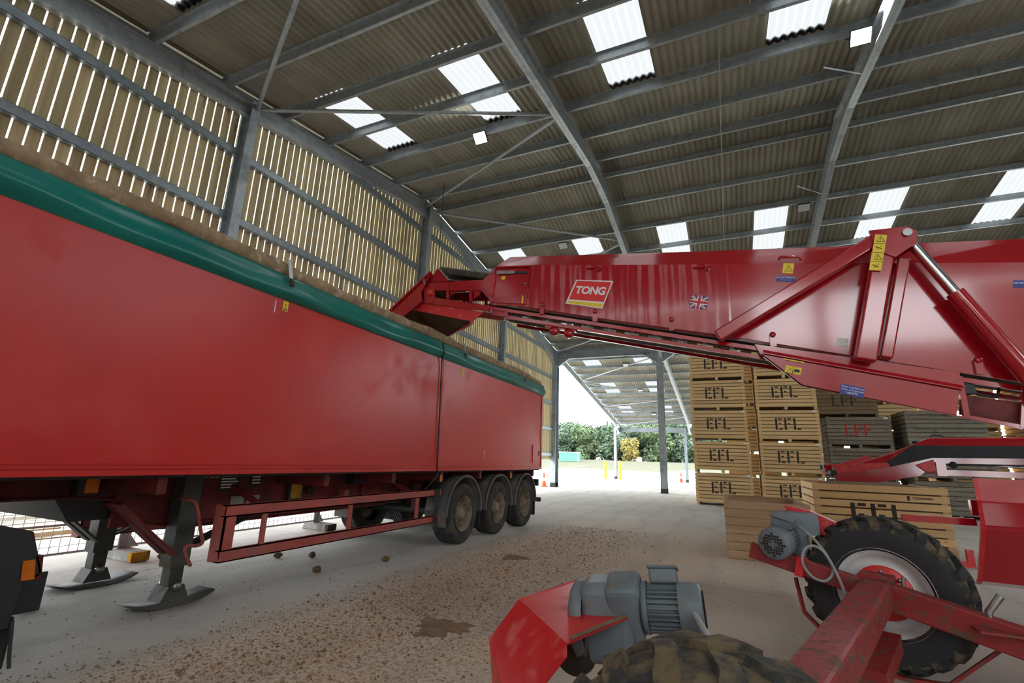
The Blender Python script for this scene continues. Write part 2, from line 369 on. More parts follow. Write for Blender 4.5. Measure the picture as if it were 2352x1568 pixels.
def rafter(x, segs, name, parent, off=0, wd=.17, m='galv'):
    """segs: (y, ztop, depth) polyline; I-section"""
    mb = MB(); t = .012
    top = [Vector((x, y-off, z)) for y, z, d in segs]; bot = [Vector((x, y-off, z-d)) for y, z, d in segs]
    for i in range(len(segs)-1):
        mb.prism([top[i]+Vector((-t/2,0,0)), top[i+1]+Vector((-t/2,0,0)), bot[i+1]+Vector((-t/2,0,0)), bot[i]+Vector((-t/2,0,0))], (t, 0, 0))
        for P in (top, bot):
            s_ = 1 if P is bot else -1
            mb.prism([P[i]+Vector((-wd/2,0,0)), P[i+1]+Vector((-wd/2,0,0)), P[i+1]+Vector((-wd/2,0,.016*s_)), P[i]+Vector((-wd/2,0,.016*s_))], (wd, 0, 0))
    return mb.build(name, M[m], parent)
for x in (XG, X1, X2, X3, X4):
    dp = .42
    rafter(x, [(YN, rz(YN), .9), (YN+2.2, rz(YN+2.2), dp), (YR-1.1, rz(YR-1.1), dp), (YR, ZR, dp+.16), (YR+1.1, rz(YR+1.1), dp), (YE-2.2, rz(YE-2.2), dp), (YE, rz(YE), .9)], 'rafter', ce)
for x in (XG, X1, X2):
    rafter(x, [(YE+.05, rz(YE), .75), (YE+1.4, rz(YE+1.4), .4), (YL-2.6, rz(YL-2.6), .4), (YL, rz(YL), .85)], 'rafter', ca, YE)
# tubular wind braces zig-zagging between the gable frame and the next frame
def brace(p, q, parent, off=0):
    p = Vector(p)-Vector((0, off, 0)); q = Vector(q)-Vector((0, off, 0)); d = (q-p).normalized()
    mb = MB().tube([p, q], .045, 10); mb.bar(p-d*.02, p+d*.16, .012, .12); mb.bar(q-d*.16, q+d*.02, .012, .12)
    mb.build('brace', M['galv'], parent)
zg = [(XG+.15, 6.05), (X1-.1, 2.7)], [(XG+.15, 6.1), (X1-.1, 9.35)], [(X1-.1, 9.5), (XG+.15, 12.75)], [(XG+.15, 13.3), (X1-.1, 16.65)], [(X1-.1, 16.9), (XG+.15, 20.1)], [(XG+.15, 20.2), (X1-.1, 23.6)], [(X1-.1, 23.7), (XG+.15, 27.0)]
for (a, b), (c, d) in zg: brace((a, b, rz(b)-.2), (c, d, rz(d)-.2), ce)
for a, b in (((XG+.1, 32.5), (X1-.1, 28.3)), ((XG+.1, 32.8), (X1-.1, 37.0)), ((XG+.1, 39.0), (X1-.1, 37.2)), ((XG+.1, 39.2), (X1-.1, 42.2)), ((XG+.1, 45.4), (X1-.1, 42.4))):
    brace((a[0], a[1], rz(a[1])-.2), (b[0], b[1], rz(b[1])-.2), ca, YE)
for y in (18.4, 21.7, 24.4):   # short stays from gable rafter to purlin
    MB().tube([(XG+.1, y, rz(y)-.4), (XG+.75, y+.1, rz(y)+.05)], .02, 6).build('stay', M['galv'], ce)
for x in (X2, X3):
    for y in (10.6, 15.6): MB().bar((x-.08, y, rz(y)-.38), (x-.7, y+.05, rz(y)+.05), .05, .006).build('stay', M['galv'], ce)
# ---- columns
def icol(name, x, y, z1, parent=None, dx=.17, dy=.42, z0=0.0, flange_y=True):
    mb = MB(); t = .016
    if flange_y:      # web in the YZ plane, flanges face +-Y
        mb.box(x-.006, x+.006, y-dy/2, y+dy/2, z0, z1)
        for s_ in (-1, 1): mb.box(x-dx/2, x+dx/2, y+s_*dy/2-t/2, y+s_*dy/2+t/2, z0, z1)
    else:             # flanges face +-X
        mb.box(x-dx/2, x+dx/2, y-.006, y+.006, z0, z1)
        for s_ in (-1, 1): mb.box(x+s_*dx/2-t/2, x+s_*dx/2+t/2, y-dy/2, y+dy/2, z0, z1)
    return mb.build(name, M['galv2'], parent)
def column(x, y, z1, label, base=True, dx=.3, dy=.55):
    root = empty('column', (x, y, 0)); root['kind'] = 'structure'; root['label'] = label
    icol('shaft', 0, 0, z1, root, dx, dy, .02)
    MB().box(-dx/2-.06, dx/2+.06, -dy/2-.06, dy/2+.06, 0, .025).build('base_plate', M['dark'], root)
    mb = MB()
    for s_ in (-1, 1): mb.box(-dx/2-.004, dx/2+.004, s_*dy/2-.012, s_*dy/2+.012, .02, .24)
    mb.box(-.012, .012, -dy/2, dy/2, .02, .24); mb.build('base_band', M['dark'], root)
    return root
column(XG, YE, rz(YE)-.05, 'steel column at the far corner of the slatted wall')
column(X1-.12, YE, rz(YE)-.05, 'steel column between the far opening and the crate stacks')
column(X2, YE, rz(YE)-.05, 'steel column hidden behind the crate stacks'); column(X3, YE, rz(YE)-.05, 'rear steel column on the crate side')
column(-9.9, YL, rz(YL)-.3, 'slim canopy column between two yellow bollards', dx=.22, dy=.34)
column(-3.65, YL, rz(YL)-.3, 'slim canopy column beside the far orange cone', dx=.22, dy=.34)
for x, lb in ((XG, 'near corner column of the slatted wall'), (X1, 'near eaves column behind the trailer lane'), (X2, 'near eaves column on the machine side'), (X3, 'near eaves column by the side wall')):
    column(x, YN, rz(YN)-.05, lb)
# eaves beams with haunches
eb = empty('trim_1', (0, YE, 0)); struct(eb, 'deep galvanised eaves beam between the two far columns')
def hbeam(x0, x1, y, zt, dp, parent, name='beam', wd=.2):
    mb = MB(); mb.box(x0, x1, y-.006, y+.006, zt-dp, zt); mb.box(x0, x1, y-wd/2, y+wd/2, zt-.016, zt); mb.box(x0, x1, y-wd/2, y+wd/2, zt-dp, zt-dp+.016); mb.build(name, M['galv2'], parent)
for a, b in ((XG, X1-.12), (X1-.12, X2), (X2, X3)):
    hbeam(a+.17, b-.17, 0, rz(YE)-.02, .5, eb)
    for s_, xx in ((1, a+.16), (-1, b-.16)):
        MB().prism([(xx, -.09, rz(YE)-.5), (xx+s_*.75, -.09, rz(YE)-.5), (xx, -.09, rz(YE)-1.0)], (0, .18, 0)).build('haunch', M['galv2'], eb)
eb2 = empty('trim_2', (0, YL, 0)); struct(eb2, 'canopy edge beam against the trees')
hbeam(-9.8, -3.75, 0, rz(YL)-.25, .4, eb2); hbeam(-3.55, X2, 0, rz(YL)-.25, .4, eb2)
for s_, xx in ((1, -9.79), (-1, -3.76)):
    MB().prism([(xx, -.05, rz(YL)-.64), (xx+s_*.5, -.05, rz(YL)-.64), (xx, -.05, rz(YL)-1.0)], (0, .1, 0)).build('haunch', M['galv2'], eb2)
# ---- slatted gable wall
wl = empty('wall_left', (XG, 0, 0)); struct(wl, 'gable wall of upright treated timber slats with light gaps')
for y in (6.02, 13.05, 19.75): icol('gable_post', 0, y, rz(y)-.05, wl, .3, .2, .02, False)
for z in (1.72, 3.18, 4.7, 6.27, 7.78, 9.28):
    for a, b in ((-5.4, 5.9), (6.14, 12.93), (13.17, 19.63), (19.87, 27.1)):
        hw = (ZR-.5-z)/K; ya, yb = max(a, YR-hw), min(b, YR+hw)
        if yb-ya < .6: continue
        mb = MB(); mb.box(-.15, -.03, ya, yb, z+.17, z+.176); mb.box(-.036, -.03, ya, yb, z, z+.176); mb.box(-.15, -.03, ya, yb, z, z+.006)
        mb.build('rail', M['rail'], wl)
for y, z in ((9.5, 4.75), (9.5, 6.3), (2.3, 4.75), (16.4, 4.75)):
    MB().box(-.14, -.125, y-.02, y+.02, z, z+1.5).build('sag_rod', M['rail'], wl)
sm = MB().box(-.012, .012, -.08, .08, 0, 1).mesh('slat', M['slat'])
y = -5.4+.186*.25; i = 0
while y < 27.25:
    zt = rz(y)+.17
    link('slat', sm, wl, (-.175+random.uniform(-.002,.002), y, 1.55+random.uniform(-.02,.02)), (0, 0, random.uniform(-.01,.01)), (1, random.uniform(.985,1.012), zt-1.55))
    y += .186; i += 1
# dark eaves closer strip along the gable verge
mb = MB()
mb.prism([(-.1, YN, rz(YN)), (-.1, YR, ZR), (-.1, YR, ZR+.2), (-.1, YN, rz(YN)+.2)], (-.02, 0, 0)); mb.prism([(-.1, YR, ZR), (-.1, YE, rz(YE)), (-.1, YE, rz(YE)+.2), (-.1, YR, ZR+.2)], (-.02, 0, 0))
mb.build('verge_board', M['galv'], wl)
# ---- right side wall of the hall
wr = MB().box(15.9, 16.1, YN, 27.4, -.02, 8.0).build('wall_right', M['block']); struct(wr, 'grey side wall far behind the crates')
# ---- unseen near wall behind the viewpoint: boarded, doorway and clerestory placed to shape reflections
mb = MB(); x = XG
while x < 15.7:
    xc_ = x+.081; zt = rz(YN)+.1
    z0_, z1_ = 0.0, (5.6 if 1.0 < xc_ < 7.2 else zt)
    if 7.6 < xc_ < 11.2: z0_ = 4.6
    mb.box(x, x+.162, YN-.2, YN-.17, z0_, z1_); x += .186
mb.box(7.4, 11.4, YN-.17, YN-.05, 4.5, 4.7)
wn = mb.build('wall_near', M['slat']); struct(wn, 'unseen boarded wall behind the viewpoint, doorway and clerestory gap placed to shape reflections')
# ================================================================ TRAILER
def wroot(name, loc, label, cat, group=None):
    o = empty(name, loc); tag(o, label, cat, group); return o
def wb(mb, name, m, root):
    o = mb.build(name, M[m] if isinstance(m, str) else m, root)
    if root.type == 'EMPTY' and root.parent is None: o.location = -Vector(root.location)
    return o
def decal(name, s, w_, h_, origin, xd, yd, root, bgm, txm=None, size=.05, bold=0.0, depth=.003):
    """a thin sticker with raised print"""
    o = put(name, MB().box(-w_/2, w_/2, -h_/2, h_/2, 0, depth).mesh(name, M[bgm]), facing(origin, xd, yd), root)
    if s:
        t = link('lettering', text_mesh(s, size, M[txm], bold=bold), o, (0, 0, depth+.0005))
    return o
TR = wroot('semi_trailer', (-5.67, 5, 0), 'long red bulk semi-trailer with green tarpaulin edge and three rear axles', 'trailer')
xa, xb, y0, y1 = -4.42, -6.92, -1.95, 11.72
def side_panel(x, s_):
    mb = MB(); mb.box(min(x, x-.05*s_), max(x, x-.05*s_), y0, y1, 1.29, 3.40); return mb
wb(side_panel(xa, 1), 'side_panel', 'tred', TR); wb(side_panel(xb, -1), 'side_panel', 'tred', TR)
wb(MB().box(xb+.05, xa-.05, y0, y0+.06, 1.29, 3.40), 'headboard', 'tred', TR)
rd = wb(MB().box(xb+.05, xa-.05, y1-.06, y1, 1.29, 3.36), 'rear_door', 'tred', TR)
for z in (1.5, 2.4, 3.2): MB().box(xa-.5, xa-.03, y1, y1+.04, z, z+.06).build('hinge', M['dark'], rd)
wb(MB().box(xb+.05, xa-.05, y0, y1, 1.24, 1.32), 'load_floor', 'dark', TR)
mb = MB()
for z0_, z1_, dx in ((1.265, 1.31, .022), (1.315, 1.335, .014), (1.35, 1.362, .01)): mb.box(xa-.01, xa+dx, y0, y1, z0_, z1_)
wb(mb, 'bottom_rail', 'tred', TR)
wb(MB().box(xa-.02, xa+.012, y1-.05, y1+.012, 1.27, 3.2), 'corner_post', 'tred', TR)
wb(MB().box(xa-.01, xa+.006, 6.88, 6.93, 1.34, 3.14), 'panel_seam', 'tred', TR)
# heaped load just below the rim
rows = []
for i in range(24):
    y = y0+.1+(y1-y0-.2)*i/23
    rows.append([(xb+.06+(2.38)*j/7, y, 2.95+.25*math.sin(PI*j/7)+random.uniform(-.05,.05)) for j in range(8)])
wb(MB().grid(rows), 'load_heap', 'potato', TR)['kind'] = 'stuff'
# green tarpaulin edge
rows = []
n = 90
for i in range(n+1):
    y = y0+(y1+.06-y0)*i/n
    wv = .018*math.sin(y*2.1)+.012*math.sin(y*5.3+1); sag = .02*math.sin(y*1.1+.6)
    prof = [(-.06, 3.42), (.0, 3.415), (.035, 3.385), (.03+wv*.5, 3.33), (.05+wv, 3.27+sag), (.085+wv, 3.225+sag), (.07+wv*.6, 3.18+sag*.6), (.025, 3.135+.012*math.sin(y*.9)), (.004, 3.125)]
    rows.append([(xa+dx, y, z) for dx, z in prof])
tp = wb(MB().grid(rows), 'tarpaulin_edge', 'green', TR)
tp.modifiers.new('sub', 'SUBSURF').render_levels = 1
# soiled sheet roll along the rim
path = []; rad = []
for i in range(150):
    y = y0+(y1-.15-y0)*i/149; path.append((xa-.06+.012*math.sin(y*3.1), y, 3.475-.012*math.sin(y*1.7)-(.06*max(0, y-10.6)))); rad.append(.088+.012*math.sin(y*6.1)*math.sin(y*2.3)+random.uniform(-.007,.007))
wb(MB().tube(path, rad, 12), 'sheet_roll', 'roll', TR)
for y in (3.53, 7.45, 10.3):
    c = wb(MB().bar((xa+.04, y-.02, 3.58), (xa+.085, y, 3.36), .05, .008, (1,0,0)), 'clip', 'steel', TR)
    MB().bar((xa+.085, y, 3.35), (xa+.1, y+.02, 3.27), .045, .02, (1,0,0)).build('ratchet', M['dark'], c)
SX, SY = (0,1,0), (0,0,1)
d_ = decal('warning_sticker', '!', .07, .115, (xa+.001, 3.58, 3.06), SX, SY, TR, 'yellow', 'ink', .07); MB().box(-.025, .025, -.05, -.042, .003, .004).box(-.025, .02, -.036, -.028, .003, .004).build('print_bar', M['ink'], d_)
d_ = decal('warning_sticker', '!', .07, .115, (xa+.001, 7.55, 3.02), SX, SY, TR, 'yellow', 'ink', .07)
decal('scratch', None, .012, .14, (xa+.001, 3.45, 3.02), SX, SY, TR, 'paper'); decal('arrow_mark', None, .05, .012, (xa+.001, 8.56, 1.62), SX, SY, TR, 'paper'); decal('arrow_mark', None, .012, .13, (xa+.001, 8.56, 1.55), SX, SY, TR, 'paper')
hd = wb(MB().box(xa-.01, xa+.012, 11.12, 11.6, 1.42, 1.85), 'side_hatch', 'tred', TR)
MB().box(xa+.012, xa+.02, 11.5, 11.54, 1.6, 1.72).build('hatch_handle', M['dark'], hd)
# chassis
web = [(y0, 1.25), (y1-.2, 1.25), (y1-.2, .98), (7.2, .9), (6.8, .70), (3.49, .68), (3.07, .76), (2.82, .99), (2.45, 1.03), (y0, 1.06)]
for x in (-5.4, -6.3):
    c = wb(MB().prism([(x-.006, a, b) for a, b in web], (.012, 0, 0)), 'chassis_beam', 'tred2', TR)
    mb = MB()
    low = web[2:]
    for (a, b), (c2, d2) in zip(low, low[1:]): mb.bar((x, a, b), (x, c2, d2), .16, .016)
    mb.build('flange', M['tred2'], c)
for y in (0.2, 1.6, 2.7, 4.6, 5.9, 7.2, 8.6, 10.1, 11.4): wb(MB().box(-6.8, -4.5, y-.04, y+.04, 1.1, 1.25), 'cross_member', 'tred2', TR)
wb(MB().box(-5.36, -5.34, 2.80, 6.77, .74, 1.24), 'side_board', 'tred2', TR)
PX = -5.33
decal('placard', None, .26, .2, (PX, 3.94, 1.13), SX, SY, TR, 'black')
mb = MB()
for k in range(5): mb.box(PX+.005, PX+.007, 3.83, 4.04-.03*(k % 2), 1.06+.032*k, 1.075+.032*k)
wb(mb, 'placard_print', 'paper', TR)
decal('placard', None, .13, .13, (PX, 4.28, 1.14), SX, SY, TR, 'black'); mb = MB()
for k in range(3): mb.box(PX+.005, PX+.007, 4.23, 4.34, 1.1+.035*k, 1.115+.035*k)
wb(mb, 'placard_print', 'paper', TR)
for y in (4.07, 4.28): decal('placard', None, .17, .09, (PX, y, .92), SX, SY, TR, 'block')
bx = wb(MB().box(PX, PX+.05, 4.76, 4.99, .86, 1.12), 'junction_box', 'dark', TR); MB().box(PX+.05, PX+.055, 4.79, 4.96, .9, 1.09).build('lid', M['blocky'], bx)
wb(MB().lathe([(0, .05), (.05, .05), (.06, 0)], (PX, 5.13, 1.0), (1,0,0), 16), 'valve_knob', 'dark', TR)
wb(MB().box(PX, PX+.16, 5.82, 6.08, 1.05, 1.22), 'control_box', 'black', TR); wb(MB().box(PX+.1, PX+.2, 5.61, 5.71, .8, .98), 'grease_box', 'guard', TR); wb(MB().box(PX+.02, PX+.03, 6.16, 6.35, .88, 1.12), 'bracket', 'tred2', TR)
wb(MB().box(PX, PX+.012, 4.87, 5.61, 1.04, 1.22), 'panel_outline', 'tred2', TR)
put('lettering', text_mesh('SHUNT VALVE', .042, M['paper']), facing((PX+.03, 3.64, 1.19), SX, SY), TR)
for y in (2.54,): 
    l = wb(MB().box(-5.33, -5.22, y-.11, y+.05, 1.06, 1.25), 'marker_lamp', 'black', TR); MB().box(-5.22, -5.20, y-.06, y+.04, 1.08, 1.23).build('lens', M['amber'], l)
for y in (7.1, 9.95):
    l = wb(MB().box(xa-.12, xa-.04, y-.03, y+.03, 1.08, 1.22), 'marker_lamp', 'black', TR); MB().box(xa-.04, xa-.03, y-.03, y+.03, 1.09, 1.19).build('lens', M['amber'], l)
# landing legs
for x in (-5.2, -6.55):
    lg = wb(MB().box(x-.085, x+.085, 3.29, 3.48, .34, 1.24), 'landing_leg', 'legst', TR)
    MB().box(x-.065, x+.065, 3.32, 3.45, .16, .44).build('inner_leg', M['legst'], lg)
    MB().box(x-.08, x+.08, 3.28, 3.49, 1.0, 1.02).build('collar', M['dark'], lg)
    MB().prism([(x-.1, 3.25, .04), (x-.1, 3.52, .04), (x-.1, 3.46, .17), (x-.1, 3.31, .17)], (.2, 0, 0)).build('ankle', M['legst'], lg)
    MB().lathe([(0, .125), (.04, .125), (.045, .1), (.045, -.1), (.04, -.125), (0, -.125)], (x, 3.385, .16), (1,0,0), 16).build('pivot_pin', M['steel'], lg)
    rows = []
    for i in range(9):
        yy = 3.0+.78*i/8; t = abs(i-4)/4; zz = .012+.05*t**3
        rows.append([(x-.2*(1-.35*t**2), yy, zz), (x+.2*(1-.35*t**2), yy, zz)])
    f_ = MB().grid(rows).build('foot_plate', M['legst'], lg); f_.modifiers.new('s', 'SOLIDIFY').thickness = -.012
    for s_ in (-1, 1):
        MB().bar((x+s_*.09, 2.72, .98), (x+s_*.09, 3.3, .46), .02, .11, (1,0,0)).build('leg_brace', M['tred2' if x > -6 else 'legst'], lg)
        MB().bar((x+s_*.05, 4.1, .74), (x+s_*.05, 3.46, .5), .02, .06, (1,0,0)).build('leg_brace', M['dark'], lg)
wb(MB().box(-6.6, -5.15, 3.3, 3.46, .86, .98), 'leg_cross_tube', 'dark', TR)
wb(MB().tube(smooth([(-5.05, 3.24, 1.0), (-4.90, 3.25, .99), (-4.88, 3.3, .92), (-4.88, 3.39, .67), (-4.88, 3.42, .585), (-4.88, 3.37, .56), (-4.88, 3.27, .57), (-4.88, 3.265, .51), (-4.88, 3.34, .38)]), .017, 8), 'crank_handle', 'guard', TR)
wb(MB().prism([(-6.7, 2.35, 1.05), (-6.7, 3.05, 1.05), (-6.7, 2.8, .82), (-6.7, 2.5, .82)], (1.3, 0, 0)), 'bolster', 'black', TR)
# side guard
GX = -4.47
def cframe(mb, ya, yb, z0_, z1_): mb.box(GX-.012, GX, ya, yb, z0_, z1_); mb.box(GX-.06, GX, ya, yb, z1_-.012, z1_); mb.box(GX-.06, GX, ya, yb, z0_, z0_+.012)
for s_ in (1, -1):
    xo = 0 if s_ == 1 else -(5.67*2+2*GX)
    mb = MB(); cframe(mb, 3.32, 7.15, .86, .97); a = mb.build('side_guard_rail', M['guard'], TR); a.location = -Vector(TR.location)+Vector((xo if s_ == -1 else 0, 0, 0))
    mb = MB(); cframe(mb, 3.32, 7.15, .45, .56); a = mb.build('side_guard_rail', M['guard'], TR); a.location = -Vector(TR.location)+Vector((xo if s_ == -1 else 0, 0, 0))
    for ya, yb in ((3.32, 3.44), (3.74, 3.8), (5.0, 5.07), (6.46, 6.54)):
        mb = MB().box(GX-.02, GX-.003, ya, yb, .5, .93)
        if ya < 3.5: mb.box(GX-.16, GX-.003, 3.32, 3.335, .45, .97)
        a = mb.build('side_guard_post', M['guard'], TR); a.location = -Vector(TR.location)+Vector((xo if s_ == -1 else 0, 0, 0))
    for y in (3.78, 6.5): a = MB().bar((GX-.02, y, .9), (-5.05, y, 1.1), .05, .05).build('guard_arm', M['tred2'], TR); a.location = -Vector(TR.location) + Vector((xo if s_ == -1 else 0, 0, 0))
# wheels
def tyre_profile(R, w_, ri):
    h = w_/2
    p = [(ri, -h*.82), (ri+.02, -h*.9), (R*.8, -h), (R*.93, -h*.97), (R*.98, -h*.86)]
    for c in (-.62, -.31, 0, .31, .62): p += [(R, h*(c-.13)), (R, h*(c+.09)), (R-.012, h*(c+.1)), (R-.012, h*(c+.16))] if c < .6 else [(R, h*(c-.13)), (R, h*(c+.12))]
    p += [(R*.98, h*.86), (R*.93, h*.97), (R*.8, h), (ri+.02, h*.9), (ri, h*.82)]
    return p
def road_wheel():
    """axis along x, outer face at x=0"""
    e = bpy.data.objects.new('wheel', None)
    return e
wt = MB().lathe(tyre_profile(.515, .375, .292), (-.19, 0, 0), (1,0,0), 48).mesh('tyre', M['tyre'])
wr_ = MB().lathe([(.292, -.02), (.305, -.005), (.285, -.03), (.27, -.1), (.262, -.2), (.19, -.215), (.175, -.15), (.165, -.14), (.1, -.13), (0, -.13)], (0, 0, 0), (1,0,0), 40).mesh('rim', M['rimd'])
hb = MB().lathe([(.115, -.14), (.11, -.06), (.085, -.045), (.08, -.015), (0, -.01)], (0,0,0), (1,0,0), 24)
for k in range(10):
    t = 2*PI*k/10; hb.lathe([(0, -.1), (.016, -.1), (.016, -.15)], (0, .14*math.cos(t), .14*math.sin(t)), (1,0,0), 6)
hb = hb.mesh('hub', M['rimd'])
AX = (7.94, 9.38, 10.82)
for s_ in (1, -1):
    for y in AX:
        e = empty('wheel', (0,0,0)); e.parent = TR; e.location = (((xa-.03) if s_ == 1 else (xb+.03))+5.67, y-5, .515); e.rotation_euler = (random.uniform(0, 3), 0, 0 if s_ == 1 else PI)
        for nm, me in (('tyre', wt), ('rim', wr_), ('hub', hb)): link(nm, me, e)
        xc = xa-.24 if s_ == 1 else xb+.24
        mg = wb(MB().lathe([(.60, -.22), (.615, -.22), (.615, .22), (.60, .22)], (xc, y, .55), (1,0,0), 24, closed=True, a0=PI*.98, a1=PI*2.02), 'mudguard', 'mud', TR)
        MB().lathe([(.595, .2*s_), (.635, .2*s_), (.635, .235*s_), (.595, .235*s_)], (xc, y, .55), (1,0,0), 24, closed=True, a0=PI*.98, a1=PI*2.02).build('lip', M['mud'], mg)
        MB().box(xc-.21, xc+.21, y+.6, y+.615, .2, .56).build('mudflap', M['black'], mg)
        if y == AX[0]: MB().box(xc-.21, xc+.21, y-.615, y-.6, .34, .6).build('mudflap', M['mud'], mg)
for y in AX:
    wb(MB().tube([(-6.6, y, .515), (-4.75, y, .515)], .075, 12), 'axle', 'dark', TR)
    for x in (-5.15, -6.25):
        wb(MB().tube([(x, y+.25, .62), (x, y+.25, .75), (x, y+.25, .9), (x, y+.25, 1.02)], [.1, .13, .13, .1], 14), 'air_bag', 'black', TR)
        wb(MB().bar((x, y-.5, .72), (x, y+.35, .56), .08, .06), 'trailing_arm', 'dark', TR)
        wb(MB().box(x-.05, x+.05, y-.58, y-.44, .6, 1.0), 'hanger', 'tred2', TR)
wb(MB().tube([(-5.9, 5.0, .78), (-5.9, 6.4, .78)], .16, 16), 'air_tank', 'black', TR)
wb(MB().box(-6.9, -4.45, 11.75, 11.85, .48, .58), 'underrun_bar', 'dark', TR)
for x in (-4.7, -6.6):
    l = wb(MB().box(x-.16, x+.2, 11.72, 11.8, .86, 1.02), 'tail_lamp', 'black', TR); MB().box(x-.13, x+.17, 11.8, 11.815, .89, .99).build('lens', M['redlens'], l)
    wb(MB().box(x-.03, x+.03, 11.66, 11.76, .5, 1.2), 'underrun_arm', 'dark', TR)
# lashing cord down the side
wb(MB().tube(smooth([(xa+.10, 6.66, 3.36), (xa+.11, 6.7, 3.2), (xa+.03, 6.78, 3.05), (xa+.03, 6.82, 2.2), (xa+.03, 6.86, 1.35), (xa+.06, 6.86, 1.25), (xa+.02, 6.75, 1.1), (GX-.05, 6.72, .95)]), .013, 6), 'lashing_cord', 'black', TR)
mb = MB()
for k in range(5):
    yb_ = 6.95+.03*k; mb.tube([(GX+.015, yb_, .98), (GX+.025, yb_+.02, .8), (GX+.03, yb_-.03, .6), (GX+.02, yb_+.01, .38-.02*k)], .009, 5)
wb(mb, 'cord_bundle', 'black', TR)

# ================================================================ TRACTOR UNIT (rear end in view)
TU = wroot('tractor_unit', (-5.67, .6, 0), 'dark truck tail with grey mudguard and amber lamp at the picture edge', 'truck')
for x0_, x1_ in ((-4.98, -4.52), (-6.86, -6.4)):
    pl = [(.35, .98), (1.5, 1.0), (1.72, .93), (1.9, .88), (2.0, .60), (1.92, .56), (1.92, .3)]
    mb = MB()
    for (a, b), (c2, d2) in zip(pl, pl[1:]): mb.bar(((x0_+x1_)/2, a, b), ((x0_+x1_)/2, c2, d2), x1_-x0_, .025)
    g_ = wb(mb, 'mudguard', 'black', TU)
    sk = [(.35, .98), (1.5, 1.0), (1.72, .93), (1.9, .88), (2.0, .60), (1.92, .56), (1.9, .28), (1.78, .28), (1.74, .6), (1.4, .9), (.6, .9)]
    MB().prism([(x1_-.012, a, b) for a, b in sk], (.014, 0, 0)).build('skirt', M['black'], g_)
    MB().box(x0_, x1_, 1.91, 1.925, .03, .34).build('mudflap', M['black'], g_)
    l = MB().prism([(x1_-.3, 1.975, .56), (x1_-.3, 2.02, .56), (x1_-.3, 2.0, .72), (x1_-.3, 1.94, .72)], (.3, 0, 0)).build('lamp_cluster', M['redlens'], g_)
    MB().prism([(x1_+.001, 1.905, .57), (x1_+.001, 1.975, .57), (x1_+.001, 1.955, .70), (x1_+.001, 1.89, .70)], (.012, 0, 0)).build('amber_lens', M['amber'], g_)
    xs_ = x1_ if x1_ > -5 else x0_
    e = empty('wheel'); e.parent = TU; e.location = (xs_+5.67-.02*(1 if x1_ > -5 else -1), .78, .515); e.rotation_euler = (0, 0, 0 if x1_ > -5 else PI)
    for nm, me in (('tyre', wt), ('rim', wr_), ('hub', hb)): link(nm, me, e)
for x in (-5.25, -6.1): wb(MB().box(x-.04, x+.04, -3.2, 1.7, .72, .96), 'chassis_rail', 'dark', TU)
wb(MB().tube([(-6.5, .78, .515), (-4.8, .78, .515)], .1, 12), 'axle', 'dark', TU)
wb(MB().lathe([(0, .03), (.45, .03), (.47, 0), (0, 0)], (-5.67, .8, .98), (0,0,1), 24), 'fifth_wheel', 'dark', TU)
wb(MB().tube([(-4.5, 1.91, .32), (-4.5, 1.94, .1), (-4.49, 1.95, .03)], .012, 6), 'flap_stay', 'dark', TU)
# ================================================================ ELEVATOR (boom conveyor)
EL = wroot('elevator_conveyor', (.5, 5.5, 0), 'big red wheeled elevator conveyor reaching over the trailer', 'conveyor')
YA, YB = 6.6, 8.25
def P(pts, y): return [(a, y, b) for a, b in pts]
# side panels
side = [(-3.32, 4.58), (-2.75, 4.52), (-.54, 4.22), (2.0, 3.88), (3.02, 3.74), (4.2, 3.56), (4.2, 2.10), (2.81, 2.44), (2.46, 2.53), (1.32, 2.82), (-.06, 3.17), (-1.48, 3.50), (-2.81, 3.83), (-3.43, 3.93), (-3.44, 4.0)]
XM = .12; zt_, zb_ = 4.132, 3.126
wb(MB().prism(P([p for p in side[:3]]+[(XM, zt_), (XM, zb_)]+side[10:], YA), (0, .03, 0)), 'side_panel', 'mredw', EL)
wb(MB().prism(P([(XM, zt_)]+side[3:10]+[(XM, zb_)], YA), (0, .03, 0)), 'side_panel', 'mred', EL)
YC = 7.2      # far side of the narrow belt trough
topl = [(-3.36, 4.58), (-.54, 4.22), (2.0, 3.88), (4.2, 3.56)]; botl = [(-3.43, 3.93), (-.06, 3.17), (2.46, 2.53), (4.2, 2.10)]
mb = MB()
for i in range(3):
    mb.prism([(topl[i][0], YB, topl[i][1]), (topl[i+1][0], YB, topl[i+1][1]), (botl[i+1][0], YC, botl[i+1][1]), (botl[i][0], YC, botl[i][1])], (0, .02, .02))
wb(mb, 'side_panel', 'mred', EL)
wb(MB().prism(P([(-3.32, 4.58), (-3.57, 4.39), (-3.62, 4.21), (-3.44, 4.0)], YA+.004), (0, .02, 0)), 'nose_plate', 'mred', EL)
for ya, yt, s_ in ((YA, YA+.24, 1), (YB+.03, YB-.21, -1)):
    mb = MB()
    lo = [(-3.36, 4.58), (-2.75, 4.52), (-.54, 4.22), (2.0, 3.88), (3.02, 3.74), (4.2, 3.56)]; hi = [(-3.21, 4.83), (-2.7, 4.77), (-.56, 4.51), (1.77, 4.25), (3.18, 4.10), (4.2, 3.98)]
    for i in range(5):
        q = [(lo[i][0], ya, lo[i][1]), (lo[i+1][0], ya, lo[i+1][1]), (hi[i+1][0], yt, hi[i+1][1]), (hi[i][0], yt, hi[i][1])]
        mb.prism(q, (0, .012*s_, .004))
    wb(mb, 'top_flare', 'mred', EL)
wb(MB().prism([(-3.62, YA+.01, 4.21), (-3.57, YA+.01, 4.39), (-3.32, YA+.01, 4.58), (-3.21, YA+.24, 4.83), (-3.25, YA+.3, 4.7)], (0, .012, 0)), 'flare_end', 'mred', EL)
